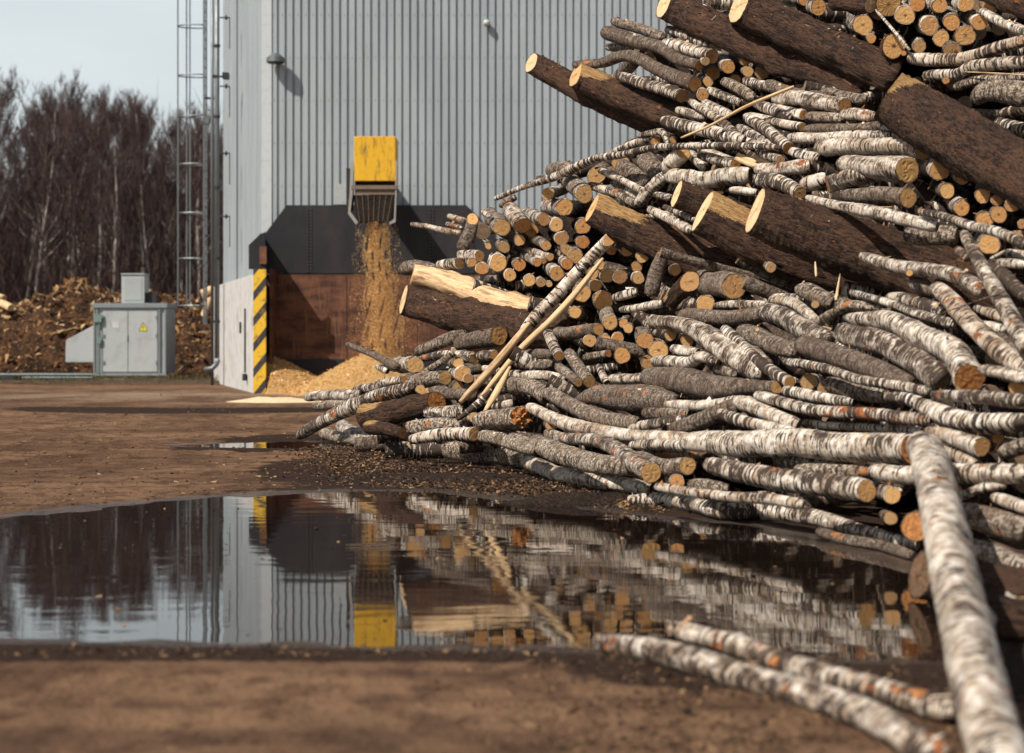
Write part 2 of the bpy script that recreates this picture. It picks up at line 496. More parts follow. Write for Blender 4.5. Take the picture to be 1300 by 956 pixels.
def mat_grey():
    k = NT('grey_scaly_bark'); a = k.attr('lc').outputs['Vector']; oi = k.oinfo()
    w = k.math('MULTIPLY', oi.outputs['Random'], 90.)
    par = k.n('ShaderNodeSeparateColor'); k.l(oi.outputs['Color'], par.inputs[0])
    dark, peel, warm = par.outputs[0], par.outputs[1], par.outputs[2]
    n1 = k.noise(k.scale(a, (42, 2.6, 2.6)), 1, 4, .7, w)
    n2 = k.noise(k.scale(a, (28, 9, 9)), 1, 4, .7, w)
    ar = k.noise(k.scale(a, (3, 1.5, 1.5)), 1, 4, .6, w)
    pl = k.noise(k.scale(a, (5.5, 1.6, 1.6)), 1, 5, .6, k.math('ADD', w, 17.))
    c = k.mix(k.ss(n2, .36, .60), (.68, .60, .49), (.14, .088, .052))
    c = k.mix(k.math('MULTIPLY', k.ss(ar, .46, .64), .8), c, k.mix(k.ss(n1, .42, .58), (.27, .185, .12), (.025, .016, .012)))
    c = k.mix(k.ss(n1, .50, .56), c, (.030, .020, .015))
    c = k.mix(k.math('MULTIPLY', dark, .8), c, k.mix(n2, (.03, .022, .018), (.11, .07, .05)))
    pth = k.math('MULTIPLY_ADD', peel, -.2, .77)
    c = k.mix(k.ss(k.math('SUBTRACT', pl, pth), 0., .02), c, (.38, .15, .055))
    h = k.math('ADD', k.math('MULTIPLY', n2, .9), k.math('MULTIPLY', n1, -.5))
    k.bump(h, .022, 1.)
    return k.done(c, .85, 0, .25)

def mat_spruce():
    k = NT('spruce_bark'); a = k.attr('lc').outputs['Vector']; oi = k.oinfo()
    w = k.math('MULTIPLY', oi.outputs['Random'], 90.)
    par = k.n('ShaderNodeSeparateColor'); k.l(oi.outputs['Color'], par.inputs[0])
    peel = par.outputs[1]
    sx = k.sep(a)
    v1 = k.vor(k.vadd(k.scale(a, (22, 11, 11)), k.scale(k.n('ShaderNodeTexNoise').outputs['Color'], (1.5, 1.5, 1.5))), 1.)
    n1 = k.noise(k.scale(a, (9, 7, 7)), 1, 6, .75, w)
    n2 = k.noise(k.scale(a, (40, 16, 16)), 1, 4, .7, w)
    sp = k.noise(k.scale(a, (6, 2.2, 2.2)), 1, 3, .55, k.math('ADD', w, 9.))
    big = k.noise(k.scale(a, (1.6, 1.0, 1.0)), 1, 5, .7, w)
    c = k.mix(k.ss(n1, .40, .60), (.018, .009, .006), (.125, .064, .038))
    c = k.mix(k.math('MULTIPLY', k.ss(big, .5, .68), .75), c, k.mix(n2, (.22, .12, .07), (.07, .03, .016)))
    c = k.mix(k.math('MULTIPLY', k.ss(big, .5, .34), .7), c, (.016, .009, .007))
    pt_ = k.noise(k.scale(a, (2.6, 1.1, 1.1)), 1, 6, .68, k.math('ADD', w, 23.))
    c = k.mix(k.ss(pt_, .645, .665), c, k.mix(k.ss(n2, .4, .6), (.36, .17, .065), (.12, .045, .02)))
    c = k.mix(k.math('MULTIPLY', k.ss(n2, .56, .68), .8), c, (.20, .145, .105))
    c = k.mix(k.ss(v1, .25, .05), c, (.016, .01, .008))
    c = k.mix(k.ss(sp, .665, .69), c, k.mix(k.ss(n2, .4, .6), (.42, .17, .06), (.13, .045, .02)))
    top = k.attr('bare').outputs['Fac']
    q = k.math('MULTIPLY', top, k.math('ADD', .55, k.math('MULTIPLY', n1, .9)))
    wood = k.mix(k.ss(k.noise(k.scale(a, (5, 22, 22)), 1, 4, .7, w), .42, .62), (.62, .40, .17), (.30, .12, .04))
    pm = k.ss(k.math('ADD', q, k.math('MULTIPLY', k.math('SUBTRACT', n2, .5), .35)), .46, .50)
    c = k.mix(pm, c, wood)
    h = k.math('ADD', k.math('MULTIPLY', n1, 1.), k.math('MULTIPLY', n2, .4))
    h = k.math('ADD', h, k.math('MULTIPLY', k.ss(v1, .0, .35), .5))
    h = k.math('SUBTRACT', h, k.math('MULTIPLY', pm, .5))
    k.bump(h, .07, 1.)
    return k.done(c, .85, 0, .25)

def mat_tan():
    k = NT('bare_split_wood'); a = k.attr('lc').outputs['Vector']; oi = k.oinfo()
    w = k.math('MULTIPLY', oi.outputs['Random'], 90.)
    n1 = k.noise(k.scale(a, (3, 26, 26)), 1, 5, .7, w); n2 = k.noise(k.scale(a, (2.5, 3, 3)), 1, 4, .6, w)
    n3 = k.noise(k.scale(a, (12, 14, 14)), 1, 4, .7, w)
    par = k.n('ShaderNodeSeparateColor'); k.l(oi.outputs['Color'], par.inputs[0])
    c = k.mix(k.ss(n1, .38, .66), (.76, .57, .34), (.48, .27, .11))
    c = k.mix(k.math('MULTIPLY', k.ss(n2, .45, .7), k.math('MULTIPLY_ADD', par.outputs[0], .9, .1)), c, (.17, .07, .03))
    c = k.mix(k.math('MULTIPLY', k.ss(n3, .58, .66), par.outputs[0]), c, (.06, .035, .02))
    k.bump(k.math('ADD', n1, k.math('MULTIPLY', n3, .5)), .008, .8)
    return k.done(c, .7, 0, .3)

def mat_cut():
    k = NT('sawn_wood'); a = k.attr('cc').outputs['Vector']; oi = k.oinfo(); s = k.sep(a)
    rndv = oi.outputs['Random']; w = k.math('MULTIPLY', rndv, 60.)
    wob = k.noise(k.scale(a, (1.6, 1.6, 1.6)), 1, 2, .5, w)
    rr = k.math('ADD', s[2], k.math('MULTIPLY', wob, .22))
    ring = k.math('SINE', k.math('MULTIPLY', rr, 52.))
    n = k.noise(k.scale(a, (4, 4, 4)), 1, 5, .65, w); saw = k.noise(k.scale(a, (1.2, 26, 1)), 1, 2, .6, w)
    base = k.mix(k.ss(rndv, .0, 1.), (.68, .40, .155), (.55, .265, .085))
    c = k.mix(k.math('MULTIPLY', k.ss(ring, -.2, 1.), .35), base, (.40, .22, .09))
    c = k.mix(k.math('MULTIPLY', k.ss(n, .4, .72), .55), c, (.33, .16, .06))
    c = k.mix(k.math('MULTIPLY', k.ss(saw, .5, .7), .3), c, (.68, .50, .27))
    core = k.math('MULTIPLY', k.ss(k.math('ADD', s[2], k.math('MULTIPLY', n, .3)), .42, .22), k.ss(k.math('FRACT', k.math('MULTIPLY', rndv, 7.3)), .35, .9))
    c = k.mix(core, c, (.20, .09, .04))
    c = k.mix(k.ss(s[2], .035, .02), c, (.06, .03, .02))
    c = k.mix(k.ss(k.math('ADD', s[2], k.math('MULTIPLY', n, .08)), .985, 1.03), c, (.22, .08, .03))
    par = k.n('ShaderNodeSeparateColor'); k.l(oi.outputs['Color'], par.inputs[0])
    c = k.mix(par.outputs[0], c, (.74, .56, .34))
    c = k.mix(par.outputs[1], c, k.mix(k.ss(n, .4, .6), (.50, .20, .055), (.25, .08, .025)))
    c = k.mix(k.math('MULTIPLY', par.outputs[2], .85), c, k.mix(k.ss(n, .4, .6), (.13, .085, .055), (.05, .032, .024)))
    k.bump(k.math('ADD', k.math('MULTIPLY', saw, .5), n), .004, .6)
    return k.done(c, .75, 0, .25)

M = {}
M['b'] = mat_birch(); M['g'] = mat_grey(); M['s'] = mat_spruce(); M['t'] = mat_tan(); M['cut'] = mat_cut()

# ------------------------------------------------------------------ mesh helpers
def mesh_np(name, V, Fc, mats=(), smooth=True, attrs=None, midx=None):
    me = bpy.data.meshes.new(name)
    me.from_pydata([tuple(map(float, v)) for v in V], [], [tuple(int(i) for i in f) for f in Fc])
    for m in mats: me.materials.append(m)
    if smooth and len(me.polygons): me.polygons.foreach_set('use_smooth', [True]*len(me.polygons))
    if midx is not None: me.polygons.foreach_set('material_index', list(midx))
    for nm, (typ, arr) in (attrs or {}).items():
        at = me.attributes.new(nm, typ, 'POINT')
        at.data.foreach_set('vector' if typ == 'FLOAT_VECTOR' else 'value', np.asarray(arr, float).ravel())
    me.update(); return me
def link(name, me, parent=None, loc=(0, 0, 0)):
    o = bpy.data.objects.new(name, me); COL.objects.link(o); o.location = [float(x) for x in loc]
    if parent is not None: o.parent = parent
    return o
def tag(o, label=None, cat=None, group=None, kind=None):
    if label: o['label'] = label
    if cat: o['category'] = cat
    if group: o['group'] = group
    if kind: o['kind'] = kind
    return o
def empty(name, loc, *a, **k):
    o = bpy.data.objects.new(name, None); COL.objects.link(o); o.location = [float(x) for x in loc]; o.empty_display_size = .2
    return tag(o, *a, **k)

class MB:
    def __init__(s): s.v = []; s.f = []; s.m = []; s.cur = 0
    def add(s, V, Fc):
        b = len(s.v); s.v += [tuple(map(float, v)) for v in V]; s.f += [tuple(b+i for i in f) for f in Fc]; s.m += [s.cur]*len(Fc)
    def box(s, x0, x1, y0, y1, z0, z1):
        V = [(x, y, z) for x in (x0, x1) for y in (y0, y1) for z in (z0, z1)]
        s.add(V, [(0, 1, 3, 2), (4, 6, 7, 5), (0, 4, 5, 1), (2, 3, 7, 6), (0, 2, 6, 4), (1, 5, 7, 3)])
    def obox(s, o, a, b, c):        # oriented box: corner o, edge vectors a, b, c
        o, a, b, c = map(np.array, (o, a, b, c))
        V = [o+i*a+j*b+k*c for i in (0, 1) for j in (0, 1) for k in (0, 1)]
        s.add(V, [(0, 1, 3, 2), (4, 6, 7, 5), (0, 4, 5, 1), (2, 3, 7, 6), (0, 2, 6, 4), (1, 5, 7, 3)])
    def tube(s, pts, r, n=8, cap=True):
        pts = [np.array(p, float) for p in pts]; rs = r if hasattr(r, '__len__') else [r]*len(pts)
        rings = []; prev = None
        for i, p in enumerate(pts):
            t = pts[min(i+1, len(pts)-1)]-pts[max(i-1, 0)]; t = t/(np.linalg.norm(t)+1e-9)
            if prev is None:
                u = np.cross(t, (0, 0, 1)) if abs(t[2]) < .9 else np.cross(t, (1, 0, 0))
            else: u = prev-t*np.dot(prev, t)
            u = u/(np.linalg.norm(u)+1e-9); prev = u; w = np.cross(t, u)
            rings.append([p+rs[i]*(math.cos(a)*u+math.sin(a)*w) for a in [2*math.pi*j/n for j in range(n)]])
        V = [v for rg in rings for v in rg]; Fc = []
        for i in range(len(pts)-1):
            for j in range(n):
                Fc.append((i*n+j, i*n+(j+1) % n, (i+1)*n+(j+1) % n, (i+1)*n+j))
        if cap: Fc += [tuple(range(n))[::-1], tuple((len(pts)-1)*n+j for j in range(n))]
        s.add(V, Fc)
    def prism(s, poly, d):           # polygon of 3D points extruded by vector d
        n = len(poly); d = np.array(d, float); V = [np.array(p, float) for p in poly]; V += [p+d for p in V]
        s.add(V, [tuple(range(n))[::-1], tuple(range(n, 2*n))]+[(i, (i+1) % n, n+(i+1) % n, n+i) for i in range(n)])
    def build(s, name, mat, parent=None, loc=(0, 0, 0), smooth=False, bevel=0.):
        V = np.array(s.v)-np.array(loc if parent is None else (0, 0, 0)) if s.v else s.v
        me = mesh_np(name, V, s.f, mat if isinstance(mat, (list, tuple)) else [mat], smooth, midx=s.m)
        o = link(name, me, parent, loc if parent is None else (0, 0, 0))
        if bevel:
            b = o.modifiers.new('Bevel', 'BEVEL'); b.width = bevel; b.segments = 2; b.limit_method = 'ANGLE'
        return o

# ------------------------------------------------------------------ the pile's surface: depth at each place
CP = [(385,555,27.5),(430,580,24.3),(560,600,21.8),(700,635,18.2),(960,665,15.6),(1150,700,13.7),(1290,760,12.6),
      (500,480,25.5),(600,350,25.5),(560,280,26.5),(700,450,22.5),(800,400,21.8),(900,500,18.4),(1100,450,17.),(1280,400,15.4),(1280,560,14.2),
      (640,250,26),(700,90,26),(800,30,25),(870,10,24),(1000,100,22),(1000,250,20.3),(1300,0,19),(1300,200,17),(1300,-100,20),(800,230,24),(780,550,19.6),(620,530,23)]
cp = np.array(CP, float); _X = cp[:, :2]/400.
def _U(r2): return np.where(r2 > 0, .5*r2*np.log(r2+1e-12), 0)
_n = len(cp); _K = _U(((_X[:, None]-_X[None])**2).sum(-1))+np.eye(_n)*.02
_P = np.c_[np.ones(_n), _X]; _A = np.block([[_K, _P], [_P.T, np.zeros((3, 3))]])
_w = np.linalg.solve(_A, np.r_[cp[:, 2], np.zeros(3)])
def D(px, py):
    x = np.array([px, py])/400.
    return float(np.clip(_w[:_n] @ _U(((_X-x)**2).sum(-1))+_w[_n:] @ np.r_[1, x], 8.5, 31))

# ------------------------------------------------------------------ log builder
def catmull(P, n):
    P = np.array(P, float); m = len(P)
    if m == 2: return np.array([P[0]*(1-t)+P[1]*t for t in np.linspace(0, 1, n)])
    Q = np.vstack([2*P[0]-P[1], P, 2*P[-1]-P[-2]]); out = []
    for t in np.linspace(0, m-1-1e-9, n):
        i = int(t); f = t-i; a, b, c, d = Q[i:i+4]
        out.append(.5*((2*b)+(c-a)*f+(2*a-5*b+4*c-d)*f*f+(3*b-a-3*c+d)*f**3))
    return np.array(out)

SHED = []
def make_log(kind, P, rad, caps, name, colour=(0, 0, 0), capcol=(0, 0, 0), view=None, jag=0., seed=0, bare=0., flat=1.):
    rs = np.random.RandomState(seed)
    P = np.array(P); L = np.linalg.norm(np.diff(P, axis=0), axis=1).sum(); rmean = float(np.mean(rad))
    big = kind in 'sq'
    n = int(np.clip(L/(.075 if not big else .03), 8, 70 if not big else 170)); m = 8 if rmean < .03 else (18 if not big else 72)
    C4 = catmull(np.c_[P, rad], n); C, Rr = C4[:, :3].copy(), np.maximum(C4[:, 3], .004)
    # gentle natural bends
    T = np.gradient(C, axis=0); T /= np.linalg.norm(T, axis=1)[:, None]+1e-9
    s = np.r_[0, np.cumsum(np.linalg.norm(np.diff(C, axis=0), axis=1))]
    U = np.zeros_like(T); u = np.cross(T[0], (0, 0, 1.)); u = u if np.linalg.norm(u) > .1 else np.cross(T[0], (1., 0, 0)); u /= np.linalg.norm(u)
    for i in range(n):
        u = u-T[i]*(u@T[i]); u /= np.linalg.norm(u)+1e-9; U[i] = u
    W = np.cross(T, U)
    amp = min(rmean*.16, .014)*(0.3 if big else 1)
    if L > .5:
        ph = rs.rand(4)*6.28; fr = rs.uniform(1.2, 3.2, 2)
        C += U*(amp*np.sin(s*fr[0]+ph[0])*np.sin(np.pi*s/L))[:, None]+W*(amp*np.sin(s*fr[1]*1.4+ph[1])*np.sin(np.pi*s/L))[:, None]
    th = np.linspace(0, 2*np.pi, m, endpoint=False)
    # radius irregularity: lobes, knots, lumps
    rr = np.ones((n, m))
    for k, a0 in ((2, .03), (3, .022), (4, .012), (5, .01)):
        rr += a0*(1.4 if not big else 1.)*np.sin(k*th[None]+rs.rand()*6.28+s[:, None]*rs.uniform(-1.2, 1.2))
    rr += (.016*np.sin(s*rs.uniform(9, 15)+rs.rand()*6)+.012*np.sin(s*rs.uniform(22, 34)+rs.rand()*6)+rs.normal(0, .012, n))[:, None]
    if big:
        g = rs.rand(64, 64); TH = np.tile(np.linspace(0, 24, m, endpoint=False), (n, 1)); SS = np.tile((s*5.)[:, None], (1, m)); 
        for fr_, am in ((1., .030), (2., .020), (4., .009)):
            a_, b_ = TH*fr_, SS*fr_; ai, bi = a_.astype(int), b_.astype(int); fa, fb = a_-ai, b_-bi; W_ = int(24*fr_)
            G_ = lambda i_, j_: g[(i_ % W_) % 64, j_ % 64]
            rr += am*((G_(ai, bi)*(1-fa)+G_(ai+1, bi)*fa)*(1-fb)+(G_(ai, bi+1)*(1-fa)+G_(ai+1, bi+1)*fa)*fb-.5)*2
    for _ in range(int(L*rs.uniform(.5, 2.2))):
        s0, t0 = rs.uniform(0, L), rs.uniform(0, 6.28); dth = np.angle(np.exp(1j*(th-t0)))
        rr += rs.uniform(.1, .3)*np.exp(-((s[:, None]-s0)/(rmean*.7+.01))**2-(dth[None]/.4)**2)
    rr += rs.normal(0, .010 if m < 30 else .013, (n, m))
    ct, st = np.cos(th), np.sin(th)
    off = U[:, None]*ct[None, :, None]+W[:, None]*st[None, :, None]*flat
    V = C[:, None]+off*(Rr[:, None]*rr)[:, :, None]
    # oblique saw cuts turned partly towards the light side
    normals = []
    for e, (i, sgn) in enumerate(((0, -1), (n-1, 1))):
        ax = T[i]*sgn; nv = ax.copy()
        if caps[e] == 'o' and view is not None:
            vd = -C[i]/np.linalg.norm(C[i]-np.array([0, 0, CH])); vd = (np.array([0, 0, CH])-C[i]); vd /= np.linalg.norm(vd)
            want = view[e]; sg_ = 1 if ax@vd < want else -1
            for kx in np.linspace(0, 3, 61):
                nn = ax+sg_*kx*vd; nn /= np.linalg.norm(nn)
                if nn@ax < (.5 if not big else .42): break
                nv = nn
                if (nn@vd-want)*sg_ >= 0: break
                if kind not in 'sq' and sg_ < 0: break
        else:
            vd = (np.array([0, 0, CH])-C[i]); vd /= np.linalg.norm(vd); nv = ax
            for kx in np.linspace(0, 2, 21):
                nn = ax-kx*vd; nn /= np.linalg.norm(nn); nv = nn
                if nn@vd < -.12 or nn@ax < .72: break
        normals.append(nv)
        if caps[e] != 'o':
            V[i] = C[i]+(V[i]-C[i])*.80; i2 = i+1 if i == 0 else i-1; V[i2] = C[i2]+(V[i2]-C[i2])*.94
        dl = -((V[i]-C[i])@nv)/(ax@nv)
        jg = rs.normal(0, jag*Rr[i], m) if jag else 0
        # slide the nearest rings so the bark ends on the cut plane
        ring_s = np.abs(s-s[i]); reach = max(Rr[i]*2.2, .12)
        for j in range(n):
            f = max(0., 1-ring_s[j]/reach)
            if f > 0: V[j] += ax*((dl*f if j != i else dl)[:, None])+(ax*(jg[:, None]) if jag and j == i else 0)
    # rim rings
    allV = [V.reshape(-1, 3)]; lc = [np.stack([np.repeat(s, m), np.tile(ct, n)*np.repeat(Rr, m)*6, np.tile(st, n)*np.repeat(Rr, m)*6], 1)]
    Fc = []
    i0 = np.arange(n-1)[:, None]*m; j0 = np.arange(m)[None]; j1 = (j0+1) % m
    Q = np.stack([i0+j0, i0+j1, i0+m+j1, i0+m+j0], -1).reshape(-1, 4); Fc += [tuple(q) for q in Q]
    base = n*m; org = C[n//2].copy(); capmeshes = []
    bt = .07 if not big else .06
    for e, (i, sgn) in enumerate(((0, -1), (n-1, 1))):
        ring = V[i]; cen = ring.mean(0)
        inn = cen+(ring-cen)*(1-bt)
        allV.append(inn); lc.append(lc[0].reshape(n, m, 3)[i])
        a = i*m+np.arange(m); b = base+np.arange(m); base += m
        for j in range(m):
            q = (a[j], a[(j+1) % m], b[(j+1) % m], b[j]); Fc.append(q if sgn > 0 else q[::-1])
        # cap
        rings = [1., .8, .55, .3, .12]; cv = []; cc = []
        for q_ in rings:
            nv = normals[e]; dis = rs.normal(0, jag*Rr[i]*.7, m)[:, None]*nv if (jag and q_ < .9) else rs.normal(0, .012*Rr[i], m)[:, None]*nv*(q_ < 1)
            cv.append(cen+(inn-cen)*q_+dis); cc.append(np.stack([ct*q_, st*q_, np.full(m, q_)], 1))
        cv.append(cen[None]); cc.append(np.zeros((1, 3)))
        cV = np.vstack(cv); cF = []
        for x in range(len(rings)-1):
            for j in range(m):
                q = (x*m+j, x*m+(j+1) % m, (x+1)*m+(j+1) % m, (x+1)*m+j); cF.append(q if sgn > 0 else q[::-1])
        x = len(rings)-1
        for j in range(m):
            q = (x*m+j, x*m+(j+1) % m, len(cV)-1); cF.append(q if sgn > 0 else q[::-1])
        capmeshes.append((cV-org, cF, np.vstack(cc)))
    A = {'lc': ('FLOAT_VECTOR', np.vstack(lc))}
    if big:
        offz = np.concatenate([off[:, :, 2].ravel(), off[0, :, 2], off[-1, :, 2]])
        sa = np.concatenate([np.repeat(s, m), np.full(m, s[0]), np.full(m, s[-1])])
        fall = np.clip(1.15-sa/(L*(.55 if bare < .9 else .22)), 0, 1)
        A['bare'] = ('FLOAT', np.clip((offz+.35-.2)*1.3, 0, 1)*fall*bare)
    me = mesh_np(name, np.vstack(allV)-org, Fc, [M['s'] if kind == 'q' else M[kind]], True, A)
    o = link(name, me, None, org); o.color = (*colour, 1)
    for e in (0, 1):
        cV, cF, cc = capmeshes[e]
        cm = mesh_np('cut_end', cV, cF, [M['cut']], False, {'cc': ('FLOAT_VECTOR', cc)})
        ob = link('cut_end', cm, o); ob.color = (*(capcol if caps[e] == 'o' else (0, 0, 1)), 1)
    if kind in 'bgs' and rmean > .03:
        Vf = V.reshape(-1, 3); up = off[:, :, 2].ravel() > .45; Vc = Vf[up]
        if len(Vc): SHED.append(Vc[rs.rand(len(Vc)) < .028])
    return o, C, Rr

# ------------------------------------------------------------------ read the survey and build every log
def parse():
    out = []; ox = oy = 0; sheet = ''
    for ln in LOGS.strip().splitlines():
        if ln.startswith('@'):
            a = ln[1:].split(); sheet = a[0]; ox, oy = float(a[1]), float(a[2]); continue
        ln, _, lab = ln.partition('#'); hd, _, pt = ln.partition('|'); h = hd.split()
        if h[0] == 'T':
            w0, w1 = float(h[2])/4, float(h[3])/4; pts = []
            raw = [list(map(float, q.split(','))) for q in pt.split()]; k = len(raw)-1
            for i, q in enumerate(raw):
                w = q[2]/4 if len(q) > 2 else w0+(w1-w0)*i/k
                pts.append((ox+q[0]/4, oy+q[1]/4, w))
            out.append(dict(t='T', k=h[1], layer=h[4], caps=h[5], pts=pts, lab=lab.strip()))
        else:
            a, b = [list(map(float, q.split(','))) for q in pt.split()]
            out.append(dict(t='E', k=h[1], layer=h[3], caps='-o', dia=float(h[2])/4, x=ox+a[0]/4, y=oy+a[1]/4, dx=b[0]/4, dy=b[1]/4, lab=lab.strip()))
    return out
RECS = parse()

def clamp_ground(px, py, d, w):
    den = py-HY+w/2
    return min(d, CH*F/den) if den > 5 else d
ORD = ['first', 'second', 'third', 'fourth', 'fifth', 'sixth', 'seventh', 'eighth', 'ninth', 'tenth', 'eleventh', 'twelfth', 'thirteenth', 'fourteenth',
       'fifteenth', 'sixteenth', 'seventeenth', 'eighteenth', 'nineteenth', 'twentieth']
ZONES = [((1145, 5, 1300, 135), 'right of the torn yellow trunk end'), ((960, -40, 1300, 82), 'in the dark top row of ends'),
         ((740, 0, 905, 135), 'in the cluster above the jutting spruces'), ((905, 50, 960, 105), 'under the top trunk near its left end'),
         ((855, 85, 985, 205), 'around the thin tan stick'),
         ((1130, 188, 1300, 345), 'in the hollow under the thickest trunk'),
         ((985, 95, 1200, 172), 'just under the two top trunks'), ((940, 150, 1230, 275), 'just above the biggest middle trunk'),
         ((600, 160, 860, 300), 'near the crooked pole on the ridge'), ((860, 190, 950, 300), 'near the short grey spruce end'),
         ((500, 230, 600, 365), 'at the left tip of the stack'), ((600, 230, 705, 300), 'high in the end-on stack'), ((560, 300, 662, 372), 'low in the stack on the tan log'),
         ((640, 240, 735, 372), 'middle of the stack left of the leaning pole'), ((700, 300, 858, 398), 'in the stack right of the leaning pole'),
         ((722, 392, 852, 450), 'in the bright bundle beside the split stick'), ((850, 330, 960, 392), 'in the gap under the peeled trunk'),
         ((1180, 330, 1300, 480), 'among the steep white logs at right'), ((1000, 330, 1180, 470), 'on the slope under the biggest trunk'),
         ((850, 380, 1000, 480), 'near the swelling thick grey trunk'),
         ((375, 430, 520, 600), 'at the left tip of the heap'), ((520, 425, 640, 500), 'left of the split stick, upper rows'), ((520, 500, 660, 620), 'around the foot of the split stick'),
         ((640, 380, 770, 500), 'right of the split stick'), ((770, 440, 900, 520), 'around the two scaly grey trunks'),
         ((640, 490, 840, 640), 'at the front foot of the heap'), ((840, 470, 1010, 560), 'above the long thick white log'),
         ((1010, 455, 1300, 545), 'in the right band above the round ends'), ((840, 545, 1075, 660), 'under the long thick white log'), ((1060, 530, 1300, 680), 'behind the leaning foreground birch')]
def classify(r):
    if r['t'] == 'E':
        s = 'small' if r['dia'] < 14 else ('large' if r['dia'] > 21 else '')
        tone = {'b': 'light', 'g': 'grey', 's': 'dark'}[r['k']]
        return f"end-on {s+' ' if s else ''}{tone} log", (r['x'], r['y'])
    a, b = r['pts'][0], r['pts'][-1]; w = sum(p[2] for p in r['pts'])/len(r['pts'])
    dx, dy = b[0]-a[0], b[1]-a[1]; sl = dy/(abs(dx)+1e-6)*(1 if dx >= 0 else 1)
    ori = 'steep' if abs(sl) > 1.2 else ('upsloping' if (dy < 0) == (dx > 0) and abs(sl) > .18 else ('downsloping' if abs(sl) > .18 else 'level'))
    s = 'thin' if w < 13.5 else ('thick' if w > 21 else '')
    tone = {'b': 'white', 'g': 'grey', 's': 'dark', 'q': 'dark', 't': 'tan'}[r['k']]
    nn = {'b': 'birch', 'g': 'birch', 's': 'spruce', 'q': 'log', 't': 'stick'}[r['k']]
    m = ((max(min(a[0], 1300), 375)+max(min(b[0], 1300), 375))/2, (a[1]+b[1])/2)
    return f"{ori} {s+' ' if s else ''}{tone} {nn}", m
grp = {}
for r in RECS:
    if r['lab']: continue
    c, m = classify(r); z = next((t for bx, t in ZONES if bx[0] <= m[0] <= bx[2] and bx[1] <= m[1] <= bx[3]), 'elsewhere in the log heap')
    grp.setdefault((c, z), []).append((m[0], m[1], r))
for (c, z), L in grp.items():
    L.sort(key=lambda q: q[0])
    for i, (x, y, r) in enumerate(L):
        if len(L) == 1: r['lab'] = f"{c}, {z}"; r['lab'] = r['lab'] if len(r['lab'].split()) >= 4 else 'only '+r['lab']
        else: r['lab'] = f"{ORD[i]} {c} from left, {z}"; assert len(r['lab'].split()) <= 16, r['lab']

